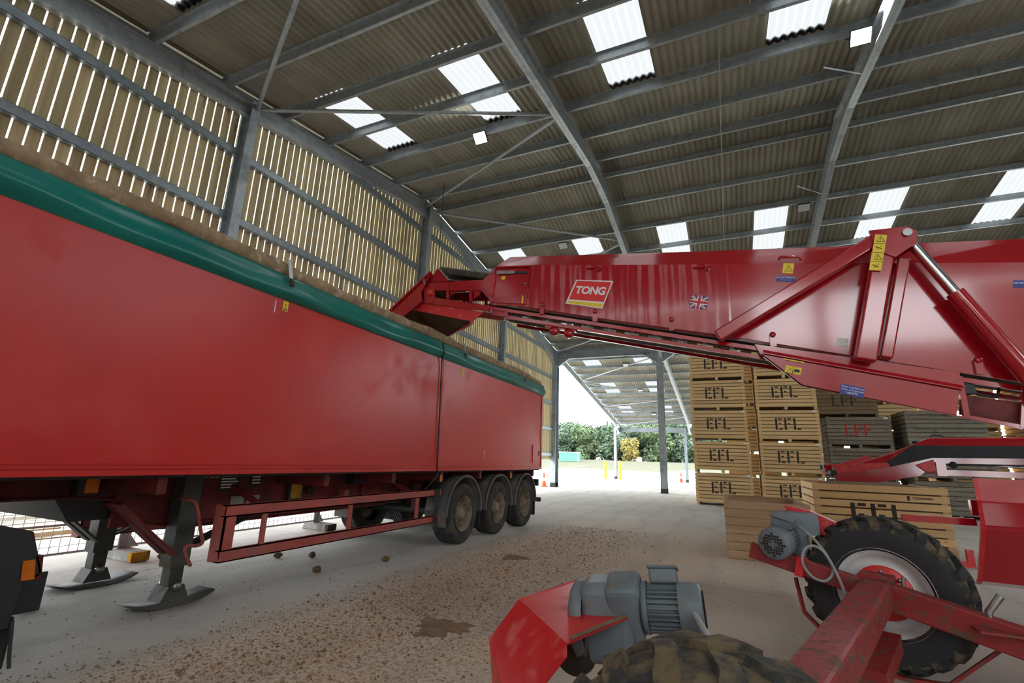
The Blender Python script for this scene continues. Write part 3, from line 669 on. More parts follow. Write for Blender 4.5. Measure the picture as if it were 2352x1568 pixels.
# sliding door with frame and gas spring
dr = wb(MB().prism(P([(-3.33, 4.53), (-2.75, 4.46), (-2.82, 3.87), (-3.41, 3.96)], YA-.022), (0, .02, 0)), 'access_door', 'mred', EL)
mb = MB()
for a, b in (((-3.34, 4.55), (-2.73, 4.48)), ((-2.73, 4.48), (-2.80, 3.86)), ((-3.34, 4.55), (-3.42, 3.95))): mb.bar((a[0], YA-.03, a[1]), (b[0], YA-.03, b[1]), .02, .03, (0,1,0))
mb.build('door_frame', M['mred'], dr)
MB().bar((-3.2, YA-.028, 4.44), (-2.77, YA-.028, 4.385), .02, .035, (0,0,1)).build('slot', M['black'], dr)
MB().bar((-3.3, YA-.05, 4.445), (-2.98, YA-.05, 4.41), .03, .05, (0,0,1)).build('gas_spring', M['steel'], dr)
MB().bar((-3.36, YA-.035, 4.4), (-3.40, YA-.035, 4.06), .07, .012, (0,1,0)).build('hinge_strip', M['mred_u'], dr)
for x, z in ((-3.37, 4.34), (-3.40, 4.13), (-3.41, 4.04), (-2.8, 4.2)): MB().lathe([(0, -.02), (.016, -.018), (.018, 0)], (x, YA-.035, z), (0,1,0), 8).build('bolt', M['steel'], dr)
for x, z, a, b in ((-3.19, 4.35, .07, .06), (-3.43, 3.96, .05, .05), (-2.84, 3.94, .03, .13)): decal('sticker', None, a, b, (x, YA-.03, z), (1,0,0), (0,0,1), EL, 'yellow' if a != .05 else 'paper')
wb(MB().bar((-2.74, YA-.01, 4.5), (-2.81, YA-.01, 3.86), .02, .02, (0,1,0)), 'panel_rib', 'mred', EL)
# lugs on the panel
for x, z in ((-1.7, 4.32), (-.2, 4.12)):
    l = wb(MB().prism([(x-.11, YA-.04, z+.02), (x+.11, YA-.04, z-.005), (x+.11, YA-.04, z-.02), (x-.11, YA-.04, z+.005)], (0, .04, 0)), 'lug', 'mred', EL)
    MB().prism([(x+.02, YA-.04, z), (x+.11, YA-.04, z-.015), (x+.08, YA-.04, z-.06), (x+.05, YA-.04, z-.05)], (0, .04, 0)).build('lug_tab', M['mred'], l)
wb(MB().tube([(.72, YA-.02, 4.1), (.74, YA-.05, 4.12), (.95, YA-.05, 4.09), (.97, YA-.02, 4.06)], .018, 8), 'grab_handle', 'mred', EL)
for x, z in ((-2.51, 3.76), (-1.68, 3.57), (-.62, 3.35), (.57, 3.05), (2.47, 2.63)):
    wb(MB().box(x-.035, x+.035, YA-.035, YA+.01, z-.09, z+.06), 'clamp', 'mred', EL)
    wb(MB().lathe([(0, -.05), (.035, -.05), (.035, 0)], (x, YA, z+.06), (0,1,0), 12), 'clamp_boss', 'mred', EL)
# lower longitudinals (both sides) and idler rollers between them
def lw(x): return 3.89-.2405*(x+3.44)
for y in (YA+.02, YC-.04):
    mb = MB(); mb.bar((-3.44, y, lw(-3.44)-.015), (4.2, y, lw(4.2)-.015), .05, .05)
    wb(mb, 'bottom_rail', 'mred', EL)
    wb(MB().bar((-3.2, y+.06, lw(-3.2)-.11), (.9, y+.06, lw(.9)-.11), .05, .05), 'lower_chord', 'mred', EL)
for k in range(13):
    x = -3.1+k*.32
    wb(MB().tube([(x, YA+.1, lw(x)-.05), (x, YC-.06, lw(x)-.05)], .03, 10), 'idler_roller', 'steel', EL)
    wb(MB().bar((x+.1, YA+.08, lw(x)-.085), (x+.22, YA+.08, lw(x+.12)-.085), .02, .05), 'roller_bracket', 'canvas', EL)
wb(MB().bar((-3.5, (YA+YC)/2, lw(-3.5)+.06), (4.2, (YA+YC)/2, lw(4.2)+.06), YC-YA-.1, .012), 'belt', 'belt', EL)
wb(MB().bar((-3.3, (YA+YC)/2, lw(-3.3)-.085), (1.0, (YA+YC)/2, lw(1.0)-.085), YC-YA-.14, .01), 'return_belt', 'belt', EL)
for x in (-2.35, -2.12): wb(MB().lathe([(0, -.05), (.07, -.05), (.075, 0), (.07, .05), (0, .05)], (x, YA+.12, lw(x)-.2), (0,1,0), 16), 'guide_wheel', 'mred', EL)
wb(MB().bar((-2.5, YA+.12, lw(-2.5)-.14), (-2.0, YA+.12, lw(-2.0)-.14), .06, .05), 'guide_arm', 'mred', EL)
wb(MB().prism(P([(-3.42, 3.9), (-3.1, 3.82), (-3.12, 3.7), (-3.4, 3.78)], YA+.02), (0, .05, 0)), 'knuckle', 'mred', EL)
# ---- head section
for y in (YA+.05, YA+.62):
    wb(MB().prism(P([(-4.75, 4.48), (-3.58, 4.40), (-3.60, 4.21), (-4.72, 4.34)], y), (0, .04, 0)), 'head_rail', 'mred', EL)
    wb(MB().prism(P([(-4.68, 4.22), (-3.46, 3.93), (-3.47, 3.83), (-4.70, 4.10)], y), (0, .04, 0)), 'head_rail', 'mred', EL)
    for x, z in ((-4.30, 4.30), (-3.84, 4.20)):
        wb(MB().bar((x, y+.01, z+.12), (x+.02, y+.01, z-.16), .05, .04, (0,1,0)), 'head_strut', 'mred', EL)
        wb(MB().prism(P([(x+.05, z+.08), (x+.2, z+.07), (x+.16, z-.06), (x+.05, z-.1)], y+.03), (0, .012, 0)), 'gusset', 'mred', EL)
    wb(MB().prism(P([(-4.80, 4.44), (-4.55, 4.42), (-4.55, 4.10), (-4.74, 4.10)], y-.01), (0, .03, 0)), 'bearing_plate', 'mred', EL)
    wb(MB().lathe([(0, -.06), (.05, -.05), (.07, 0), (.08, .02)], (-4.64, y, 4.28), (0,1,0), 16), 'bearing', 'mred_u', EL)
    wb(MB().prism(P([(-4.68, 4.50), (-4.55, 4.74), (-4.42, 4.66), (-4.28, 4.46)], y+.01), (0, .02, 0)), 'head_ear', 'mred', EL)
    wb(MB().bar((-4.5, y, 4.72), (-4.27, y, 4.47), .02, .05, (0,1,0)), 'ear_edge', 'steel', EL)
wb(MB().tube([(-4.62, YA+.1, 4.42), (-4.62, YA+.62, 4.42)], .13, 18), 'head_drum', 'belt', EL)
mb = MB()
rows = []
for i in range(9):
    x = -4.62+1.3*i/8; zc = 4.83-.255*i/8*1.3
    rows.append([(x, YA+.32+.11*math.cos(t), zc-.06+.11*math.sin(t)) for t in [PI*(-.35+1.5*k/10) for k in range(11)]])
o = wb(mb.grid(rows), 'belt_wing', 'belt', EL); o.modifiers.new('s', 'SOLIDIFY').thickness = .012
wb(MB().bar((-4.6, YA+.34, 4.56), (-3.3, YA+.34, 4.28), .5, .012), 'head_belt', 'belt', EL)
# drop chute
wb(MB().prism(P([(-4.66, 4.56), (-4.80, 4.30), (-4.77, 4.12), (-5.14, 3.88), (-5.42, 3.98)], YA-.01), (0, .02, 0)), 'chute_cheek', 'mred', EL)
wb(MB().prism([(-4.6, YA-.01, 4.62), (-5.42, YA-.01, 3.98), (-5.30, YB-.15, 3.95), (-4.7, YA+.7, 4.5)], (-.02, 0, .02)), 'chute_front', 'mred', EL)
mb = MB()
for k in range(7):
    t = k/6; mb.lathe([(0, -.03), (.014, -.03), (.016, 0)], (-4.66-.74*t, YA-.01, 4.60-.58*t), (0,1,0), 6)
mb.bar((-4.62, YA-.03, 4.65), (-5.44, YA-.03, 4.01), .03, .03); wb(mb, 'chute_flange', 'mred', EL)
wb(MB().prism(P([(-4.82, 4.20), (-3.60, 3.84), (-3.80, 3.70), (-5.02, 4.02)], YA+.09), (0, .02, 0)), 'skirt', 'mred_u', EL)
wb(MB().prism([(-5.02, YA+.1, 4.02), (-3.84, YA+.1, 3.71), (-4.95, YB-.15, 4.06), (-5.25, YB-.15, 3.88), (-5.22, YA+.1, 3.92)], (0, 0, .02)), 'chute_lining', 'canvas', EL)
wb(MB().bar((-3.80, YA+.1, 3.71), (-5.18, YB-.15, 3.90), .05, .10), 'chute_edge', 'mred', EL)
for y, z in ((YA-.02, 4.36),): wb(MB().bar((-4.78, y, 4.62), (-4.72, y, 4.42), .03, .03), 'latch', 'steel', EL)
# ---- prop frame
YF = YA-.26
bevel(wb(MB().bar((-.06, YF+.07, 3.09), (1.72, YF+.07, 4.13), .15, .13, (0,1,0)), 'prop_diagonal', 'mred', EL), .018, 3)
bevel(wb(MB().bar((1.44, YF+.07, 2.70), (1.80, YF+.07, 4.12), .2, .16, (0,1,0)), 'prop_post', 'mred', EL), .02, 3)
bevel(wb(MB().bar((1.66, YA-.07, 2.74), (1.97, YA-.07, 3.9), .12, .14, (0,1,0)), 'panel_rib', 'mred', EL), .018, 3)
pl = wb(MB().prism(P([(1.64, 4.22), (2.0, 4.21), (2.08, 4.13), (2.06, 4.0), (1.84, 3.86), (1.7, 3.95)], YF-.03), (0, .04, 0)), 'prop_plate', 'mred', EL)
pl2 = wb(MB().prism(P([(1.64, 4.22), (2.0, 4.21), (2.08, 4.13), (2.06, 4.0), (1.84, 3.86), (1.7, 3.95)], YF+.14), (0, .04, 0)), 'prop_plate', 'mred', EL)
wb(MB().tube([(1.98, YF-.06, 4.13), (1.98, YF+.22, 4.13)], .045, 16), 'pivot_pin', 'steel', EL)
wb(MB().tube([(2.03, YF+.07, 4.05), (2.36, YF+.07, 3.34)], .055, 18), 'cylinder_rod', 'chrome', EL)
cb = wb(MB().tube([(2.33, YF+.07, 3.41), (2.35, YF+.07, 3.37), (2.9, YF+.07, 2.2), (3.6, YF+.07, .72)], .085, 18), 'cylinder_barrel', 'mred', EL)
MB().tube([(2.36, YF+.0, 3.30), (2.93, YF-.0, 2.1)], .02, 8).build('feed_pipe', M['mred'], cb)
# lower hood
hood = [(.36, 3.0), (.42, 2.86), (.82, 2.46), (2.2, 2.10), (2.29, 2.50), (2.29, 2.56)]
wb(MB().prism(P(hood, YA-.05), (0, .03, 0)), 'hood_panel', 'mred', EL)
wb(MB().prism([(.42, YA-.05, 2.86), (.82, YA-.05, 2.46), (.82, YC, 2.70), (.42, YC, 3.05)], (.01, 0, .01)), 'hood_floor', 'mred', EL)
wb(MB().prism([(.82, YA-.05, 2.46), (2.7, YA-.05, 1.96), (2.7, YC, 2.14), (.82, YC, 2.70)], (0, 0, .012)), 'hood_floor', 'mred', EL)
wb(MB().prism([(.45, YA-.06, 2.92), (2.29, YA-.06, 2.42), (2.29, YA-.09, 2.38), (.45, YA-.09, 2.88)], (0, 0, -.012)), 'hood_lip', 'mred', EL)
# drive bay: open frame with dark motor space
wb(MB().box(2.26, 2.31, YA-.05, YA, 2.10, 2.52), 'bay_post', 'mred', EL); wb(MB().bar((2.26, YA-.03, 2.1), (2.72, YA-.03, 1.985), .04, .03), 'bay_sill', 'mred', EL); wb(MB().bar((2.70, YA-.03, 1.98), (2.80, YA-.03, 2.45), .04, .05, (0,1,0)), 'bay_post', 'mred', EL)
wb(MB().prism(P([(2.29, 2.33), (2.25, 2.12), (2.69, 2.0), (2.75, 2.24)], YA+.02), (0, .02, 0)), 'bay_guard', 'tred2', EL); wb(MB().tube([(2.4, YA+.1, 2.42), (2.45, YA+.05, 2.33), (2.6, YA+.08, 2.3), (2.66, YA+.1, 2.44)], .015, 6), 'hose', 'black', EL)
wb(MB().box(2.3, 2.42, YA+.02, YA+.2, 2.34, 2.46), 'junction_box', 'black', EL)
# ---- print on the panels
UX, UY = (1, 0, -.155), (0, 0, 1)
def quad(name, pts, y, m, root, th=.003): return wb(MB().prism(P(pts, y), (0, th, 0)), name, m, root)
lg = quad('logo_plate', [(-1.97, 4.17), (-1.41, 4.08), (-1.58, 3.67), (-2.14, 3.81)], YA-.012, 'white', EL, .012)
quad('logo_field', [(-1.955, 4.15), (-1.435, 4.065), (-1.555, 3.77), (-2.085, 3.87)], YA-.015, 'logo', lg)
quad('logo_band', [(-2.095, 3.845), (-1.565, 3.745), (-1.595, 3.69), (-2.118, 3.818)], YA-.015, 'yellow', lg)
put('lettering', text_mesh('TONG', .165, M['white'], bold=.0055, shear=.12, space=.92), facing((-1.755, YA-.0165, 3.965), (1, 0, -.165), UY), lg)
fg = quad('flag_decal', [(-.345, 3.745), (-.13, 3.70), (-.18, 3.515), (-.39, 3.575)], YA-.004, 'ujb', EL, .004)
def fuv(u, v):   # u,v in 0..1 on the flag
    a, b, c, d = Vector((-.39, 3.575)), Vector((-.18, 3.515)), Vector((-.13, 3.70)), Vector((-.345, 3.745))
    q = (a*(1-u)+b*u)*(1-v)+(d*(1-u)+c*u)*v; return (q.x, q.y)
def fstrip(a, b, hw, vert):
    (u0, v0), (u1, v1) = a, b
    d = Vector((u1-u0, v1-v0)).normalized(); n_ = Vector((-d.y, d.x))*hw
    return [fuv(u0+n_.x, v0+n_.y), fuv(u1+n_.x, v1+n_.y), fuv(u1-n_.x, v1-n_.y), fuv(u0-n_.x, v0-n_.y)]
for i, (a, b, hw, m_) in enumerate((((.05,.05),(.95,.95),.075,'white'), ((.05,.95),(.95,.05),.075,'white'), ((.03,.02),(.5,.47),.025,'ujr'), ((.5,.53),(.97,.98),.025,'ujr'), ((.03,.98),(.5,.53),.025,'ujr'), ((.5,.47),(.97,.02),.025,'ujr'), ((.5,0),(.5,1),.14,'white'), ((0,.5),(1,.5),.16,'white'), ((.5,0),(.5,1),.08,'ujr'), ((0,.5),(1,.5),.09,'ujr'))):
    quad('flag_stripe', fstrip(a, b, hw, 0), YA-.0045-.0006*i, m_, fg, .001)
def triangle(root, x, z, s_, y, m='ink'):
    mb = MB()
    pts = [(x-s_/2, z-s_*.4), (x+s_/2, z-s_*.4-.155*s_), (x+.06*s_, z+s_*.45)]
    for i in range(3):
        a, b = pts[i], pts[(i+1) % 3]; mb.bar((a[0], y, a[1]), (b[0], y, b[1]), .003, s_*.1, (0,1,0))
    mb.bar((x, y, z+s_*.16), (x, y, z-s_*.12), .003, s_*.09, (0,1,0)); mb.bar((x, y, z-s_*.2), (x, y, z-s_*.29), .003, s_*.09, (0,1,0))
    return wb(mb, 'symbol', m, root)
s1 = quad('warning_sticker', [(.775, 4.05), (.895, 4.03), (.865, 3.895), (.75, 3.92)], YA-.004, 'yellow', EL); triangle(s1, .822, 3.975, .085, YA-.005)
s2 = quad('notice_sticker', [(.69, 3.89), (.90, 3.85), (.88, 3.78), (.67, 3.82)], YA-.004, 'blue', EL)
put('lettering', text_mesh('DO NOT REMOVE', .026, M['white'], bold=.0006), facing((.785, YA-.005, 3.852), UX, UY), s2)
put('lettering', text_mesh('while machine in motion', .014, M['white']), facing((.782, YA-.005, 3.822), UX, UY), s2)
s3 = quad('warning_sticker', [(.68, 2.715), (.845, 2.672), (.815, 2.585), (.655, 2.63)], YA-.056, 'yellow', EL); triangle(s3, .715, 2.65, .07, YA-.058)
quad('symbol', [(.765, 2.665), (.82, 2.65), (.81, 2.615), (.755, 2.63)], YA-.058, 'ink', s3, .001); quad('symbol', [(.752, 2.69), (.756, 2.689), (.738, 2.61), (.734, 2.611)], YA-.058, 'ink', s3, .001)
s4 = quad('notice_sticker', [(1.215, 2.475), (1.435, 2.415), (1.41, 2.30), (1.19, 2.36)], YA-.056, 'blue', EL)
put('lettering', text_mesh('Stop machine to\nclean and grease\nregularly', .033, M['white']), facing((1.313, YA-.058, 2.39), (1, 0, -.27), UY), s4)
s5 = quad('notice_sticker', [(2.905, 3.55), (3.12, 3.515), (3.1, 3.43), (2.885, 3.47)], YA-.004, 'blue', EL); put('lettering', text_mesh('DO NOT REMOVE', .026, M['white'], bold=.0006), facing((3.0, YA-.005, 3.503), UX, UY), s5)
quad('sticker', [(1.25, 3.03), (1.355, 3.01), (1.335, 2.91), (1.225, 2.935)], YA-.004, 'paper', EL); quad('sticker', [(.66, 2.80), (.87, 2.745), (.868, 2.73), (.658, 2.785)], YA-.064, 'yellow', EL)
pst = quad('warning_sticker', [(1.69, 4.16), (1.80, 4.135), (1.69, 3.71), (1.58, 3.735)], YF-.036, 'yellow', EL)
for k in range(4):
    t = (k+.5)/4; cx = 1.745-.11*t; cz = 4.15-.43*t
    if k in (0, 2): triangle(pst, cx, cz, .075, YF-.038)
    else: wb(MB().bar((cx-.03, YF-.038, cz+.02), (cx+.025, YF-.038, cz-.02), .003, .014, (0,1,0)).bar((cx-.02, YF-.038, cz-.02), (cx+.03, YF-.038, cz+.02), .003, .01, (0,1,0)), 'symbol', 'ink', pst)
    if k: wb(MB().bar((1.745-.11*k/4-.055, YF-.038, 4.16-.43*k/4), (1.745-.11*k/4+.055, YF-.038, 4.135-.43*k/4), .003, .004, (0,1,0)), 'print_bar', 'ink', pst)
# ---- undercarriage: axle, two driven wheels, cross beam, gear motors
ax = Vector((.33, .94, 0)).normalized(); tv = Vector((ax.y, -ax.x, 0))
W1 = Vector((1.07, 5.12, .565)); W2 = Vector((-.10, 1.66, .50))
def lug_tyre(name, c, R, w_, mat, root, wall=True, nl=22, seed=1):
    rnd = random.Random(seed)
    h = w_/2; ri = R*.56
    t_ = wb(MB().lathe([(ri, -h*.75), (ri+.03, -h*.9), (R*.78, -h), (R*.88, -h*.96), (R*.93, -h*.82), (R*.945, 0), (R*.93, h*.82), (R*.88, h*.96), (R*.78, h), (ri+.03, h*.9), (ri, h*.75)], c, ax, 56), name, mat, root)
    mb = MB()
    b0 = ax.cross(Vector((0,0,1))).normalized(); b1 = ax.cross(b0)
    for k in range(nl):
        for s_ in (-1, 1):
            t = 2*PI*(k+(.5 if s_ > 0 else 0))/nl
            def pt(tt, r, a): e = b0*math.cos(tt)+b1*math.sin(tt); return Vector(c)+e*r+ax*a
            dt = 2*PI/nl*.26; sk = 2*PI/nl*.55; jr = rnd.uniform(-.006, .006)
            lo, hi = [], []
            for (a, q) in ((.04*s_*h*2, 0), (s_*h*.62, sk*.75), (s_*h*1.0, sk)):
                rr = R+jr if abs(a) < h*.9 else R*.93
                base = R*.9 if abs(a) < h*.9 else R*.82
                lo.append((pt(t+q-dt, base, a), pt(t+q+dt, base, a))); hi.append((pt(t+q-dt*.8, rr, a), pt(t+q+dt*.8, rr, a)))
            for i in range(2):
                A, B_, C_, D_ = lo[i][0], lo[i][1], lo[i+1][1], lo[i+1][0]; E_, F_, G_, H_ = hi[i][0], hi[i][1], hi[i+1][1], hi[i+1][0]
                mb.add([A, B_, C_, D_, E_, F_, G_, H_], [(0,3,2,1), (4,5,6,7), (0,1,5,4), (1,2,6,5), (2,3,7,6), (3,0,4,7)])
    tr = mb.build('tread', M[mat], t_)
    return t_
T1 = lug_tyre('tyre', W1, .565, .36, 'tyre_m', EL, seed=3); T2 = lug_tyre('tyre', W2, .50, .40, 'tyre_f', EL, nl=17, seed=5)
def wall(c, R, h, root, s_=-1): MB().lathe([(R*.60, s_*h*.93), (R*.80, s_*h*1.02), (R*.87, s_*h*.985)], c, ax, 48).build('side_wall', M['tyre_s'], root)
wall(W1, .565, .18, T1); wall(W2, .50, .2, T2)
for W_, T_ in ((W1, T1), (W2, T2)):
    r = wb(MB().lathe([(.335, -.172), (.345, -.155), (.325, -.14), (.30, -.12), (.285, -.115), (.275, -.10), (.262, -.08), (.225, -.065), (.2, -.085), (.15, -.09), (0, -.09)], W_, ax, 44), 'rim', 'rimw', EL)
    MB().lathe([(.2, -.085), (.2, -.105), (.195, -.11), (.09, -.11), (.085, -.15), (0, -.15)], W_, ax, 32).build('hub', M['mred_u'], r)
    b0 = ax.cross(Vector((0,0,1))).normalized(); b1 = ax.cross(b0)
    for k in range(8):
        t = 2*PI*k/8; MB().lathe([(0, -.14), (.014, -.14), (.016, -.11)], W_+(b0*math.cos(t)+b1*math.sin(t))*.16, ax, 6).build('wheel_nut', M['steel'], r)
A1 = W1-ax*.2+Vector((-.02,0,.03)); A2 = W2+ax*.26+Vector((0,0,.05))
bevel(wb(MB().bar(A1+ax*.02, A2, .19, .19), 'axle_beam', 'mred_d', EL), .02)
c1 = A1-ax*.05
bl = Vector((.10, 5.0, .80)); br = Vector((1.80, 4.48, .42)); bd = (br-bl).normalized()
mdl = c1-ax*.02
bevel(wb(MB().bar(bl, mdl-bd*.02, .1, .13), 'wheel_arm', 'mred_d', EL), .01); bevel(wb(MB().bar(mdl+bd*.02, br, .12, .19), 'wheel_arm', 'mred_d', EL), .012)
wb(MB().bar(bl+bd*.36, bl+bd*.42, .115, .145), 'arm_sleeve', 'mred_u', EL)
wb(MB().obox(A1+Vector((0,0,.02)), tv*.11, ax*.07, Vector((0,0,.10))), 'axle_cap', 'mred_d', EL)
wb(MB().tube([A1+tv*.14+Vector((0,-.03,-.02)), A1+tv*.16+Vector((0,-.03,.13))], .014, 6), 'pin', 'steel', EL)
# wheel guard bow below the tyre
rows = []
bow = [(-.60, .02), (-.56, -.24), (-.28, -.50), (.05, -.555), (.32, -.52), (.62, -.22)]
mb = MB()
for (a, b), (c2, d2) in zip(bow, bow[1:]):
    mb.bar(W1+tv*a-ax*.2+Vector((0,0,b)), W1+tv*c2-ax*.2+Vector((0,0,d2)), .05, .02, (0,0,1))
wb(mb, 'wheel_bow', 'mred_d', EL)
wb(MB().bar(W1-ax*.25+Vector((-.02,0,-.30)), W1-ax*.9+Vector((-.05,0,-.40)), .22, .12), 'lower_link', 'mred_d', EL)
# right end bracket, leg and pipe
wb(MB().prism([(1.78, 4.44, .50), (1.9, 4.4, .48), (1.98, 4.3, .0), (1.86, 4.34, .0)], (.03, .1, 0)), 'leg_plate', 'mred_d', EL)
wb(MB().box(1.90, 2.25, 4.35, 4.6, .0, .74), 'stand_post', 'tyre_s', EL); wb(MB().box(1.87, 2.25, 4.33, 4.62, .64, .76), 'stand_head', 'mred_d', EL)
wb(MB().tube([(1.53, 4.6, .46), (1.52, 4.6, .60), (1.60, 4.6, .71)], .022, 10), 'tow_pin', 'steel', EL)
wb(MB().box(1.4, 1.85, 4.42, 4.56, .5, .515), 'top_plate', 'mred_d', EL)
# gear motors: cowl axis d, gearbox behind
def gear_motor(o, d, upv, L, R, guard, label, sc=1.0, box_up=None):
    d = Vector(d).normalized(); u = Vector(upv); u = (u-d*u.dot(d)).normalized(); s_ = d.cross(u); o = Vector(o)
    e = wb(MB().lathe([(0, -L*.02), (R*.2, -L*.02), (R*.86, 0), (R*.97, L*.05), (R, L*.12), (R, L*.42)], o, d, 32), 'motor_cowl', 'motor', EL)
    mb = MB()
    for k in range(28):
        t = 2*PI*k/28; ee = u*math.cos(t)+s_*math.sin(t); mb.bar(o+d*L*.42+ee*R*.86, o+d*L*.98+ee*R*.86, .006, R*.2, ee)
    mb.lathe([(R*.78, L*.4), (R*.78, L)], o, d, 24); mb.build('cooling_fins', M['motor'], e)
    mb = MB()
    for i in range(-4, 5):
        for j in range(-4, 5):
            if i*i+j*j < 17 and abs(i)+abs(j) > 1: mb.obox(o+s_*i*R*.17+u*j*R*.17-d*L*.022, s_*R*.055, u*R*.055, d*L*.012)
    mb.build('grille_holes', M['ink'], e)
    MB().lathe([(R*.8, L), (R*1.02, L), (R*1.02, L*1.1), (0, L*1.1)], o, d, 32).build('flange', M['motor'], e)
    bu = Vector(box_up) if box_up else u
    bu = (bu-d*bu.dot(d)).normalized(); bs = d.cross(bu)
    tb = MB().obox(o+d*L*.66+bu*R*1.18, d*L*.26, bs*R*.62, bu*R*.3).build('terminal_box', M['motor'], e); bevel(tb, R*.12, 3)
    bevel(MB().obox(o+d*L*.66+bu*R*1.52, d*L*.29, bs*R*.68, bu*R*.06).build('terminal_lid', M['motor'], e), R*.05, 2)
    gb = MB().obox(o+d*(L*1.1+R*.75), d*R*.75, s_*R*.95, u*R*1.25).build('gearbox', M['motor'], e); bevel(gb, R*.35, 4)
    return e, o, d, u, s_
g1 = gear_motor((.27, 4.80, .88), (.38, .88, .12), (0,0,1), .3, .13, None, '', box_up=(.25, 0, 1))
wb(MB().obox((.50, 5.22, 1.03), (.13, .05, 0), (-.03, .12, 0), (0, 0, .09)), 'gear_case', 'motor', EL)
wb(MB().prism([(.42, 5.35, 1.16), (.62, 5.28, 1.13), (.80, 5.2, 1.05), (.72, 5.18, .93), (.5, 5.3, 1.0)], (.02, .16, .0)), 'chain_guard', 'mred_u', EL)
wb(MB().tube(smooth([(.47, 5.0, 1.03), (.55, 4.9, .97), (.64, 4.86, .85), (.68, 4.84, .72), (.62, 4.82, .64), (.53, 4.82, .66), (.47, 4.82, .76), (.50, 4.84, .86), (.57, 4.86, .89), (.64, 4.84, .84), (.70, 4.8, .70), (.74, 4.76, .56), (.80, 4.72, .44), (.9, 4.7, .36)]), .011, 8), 'motor_cable', 'cablew', EL)
# near motor with folded chain guard
g2 = gear_motor((-.17, 2.66, .84), (-1, -.06, -.10), (0, -.25, 1), .25, .115, None, '', box_up=(0.0, .3, 1))
bevel(wb(MB().obox((-.62, 2.66, .74), (.13, .02, .01), (-.02, .14, 0), (0, 0, .18)), 'gear_case', 'motor', EL), .05, 4)
wb(MB().lathe([(.17, -.02), (.18, 0), (.18, .03), (.15, .05), (0, .05)], (-.74, 2.64, .72), (-1, -.06, -.10), 28), 'gear_flange', 'motor', EL)
gA, gB, gC, gD = Vector((-1.10, 2.63, .76)), Vector((-.91, 3.12, .79)), Vector((-.48, 2.58, .79)), Vector((-.68, 2.15, .76))
gE = Vector((-1.24, 2.56, .56)); fc = [gA, gE, Vector((-1.03, 2.26, .51)), Vector((-.93, 2.13, .49)), Vector((-.79, 2.05, .56)), Vector((-.73, 2.07, .64)), Vector((-.66, 2.09, .73)), gD]
cg = wb(MB().prism([gA, gB, gC, gD], (0, 0, -.008)), 'chain_guard', 'mred_u', EL)
dn = Vector((.03, 0, -.22)); ab = gB-gA
MB().add(fc, [tuple(range(8))]).build('guard_front', M['mred_u'], cg).modifiers.new('s', 'SOLIDIFY').thickness = .006
MB().add([gA, gE, gE+ab, gB], [(0,1,2,3)]).add([gE, fc[2], fc[3], fc[3]+dn, gE+dn], [(0,1,2,3,4)]).add([gB, gC, gC+Vector((-.05,-.03,-.16)), gB+Vector((0,0,-.3))], [(0,1,2,3)]).build('guard_side', M['mred_u'], cg).modifiers.new('s', 'SOLIDIFY').thickness = .006
MB().bar(gD+(gC-gD)*.08+Vector((-.01,0,.006)), gC+Vector((-.01,0,.006)), .022, .006).build('mud_edge', M['soil'], cg)
wb(MB().lathe([(0, -.02), (.11, -.02), (.12, 0), (.12, .03), (0, .03)], (-.78, 2.56, .60), (.33, .94, 0), 24), 'sprocket', 'dark', EL)
wb(MB().tube(smooth([(-.26, 2.62, .93), (-.2, 2.55, .84), (-.13, 2.42, .76), (-.08, 2.3, .6)]), .014, 8), 'motor_cable', 'cablew', EL)
wb(MB().bar((-.6, 2.6, .52), (.30, 2.5, .55), .12, .10), 'motor_mount', 'mred_d', EL)
# feed hopper at the low end of the boom
hpf = [(6.0, 1.47), (5.97, 1.27), (5.72, 1.08), (5.74, 1.04), (6.06, .58), (6.4, .5)]
def hx(y, z): return 1.99-.09*max(0, (1.1-z)/.5)
mb = MB()
for (a, b), (c2, d2) in zip(hpf, hpf[1:]): mb.add([(hx(a, b)*a/5.8, a, b), (4.6, a, b-.02), (4.6, c2, d2-.02), (hx(c2, d2)*c2/5.8, c2, d2)], [(0,1,2,3)])
hp = wb(mb, 'feed_hopper', 'mred', EL); hp.modifiers.new('s', 'SOLIDIFY').thickness = .012
mb = MB()
for (a, b), (c2, d2) in zip(hpf, hpf[1:]): mb.bar((hx(a, b)*a/5.8+.004, a, b), (hx(c2, d2)*c2/5.8+.004, c2, d2), .03, .03)
mb.build('edge_strip', M['mred_u'], hp)
wb(MB().box(1.46, 2.0, 5.95, 6.02, 1.05, 1.11), 'guide_bar', 'mred', EL); wb(MB().box(2.1, 2.5, 6.3, 6.36, 1.12, 1.26), 'bracket', 'mred', EL)
wb(MB().box(3.7, 3.85, 6.7, 6.85, 1.4, 2.3), 'boom_stanchion', 'mred', EL); wb(MB().box(3.55, 3.75, 6.2, 6.5, .3, .9), 'cylinder_foot', 'mred', EL)
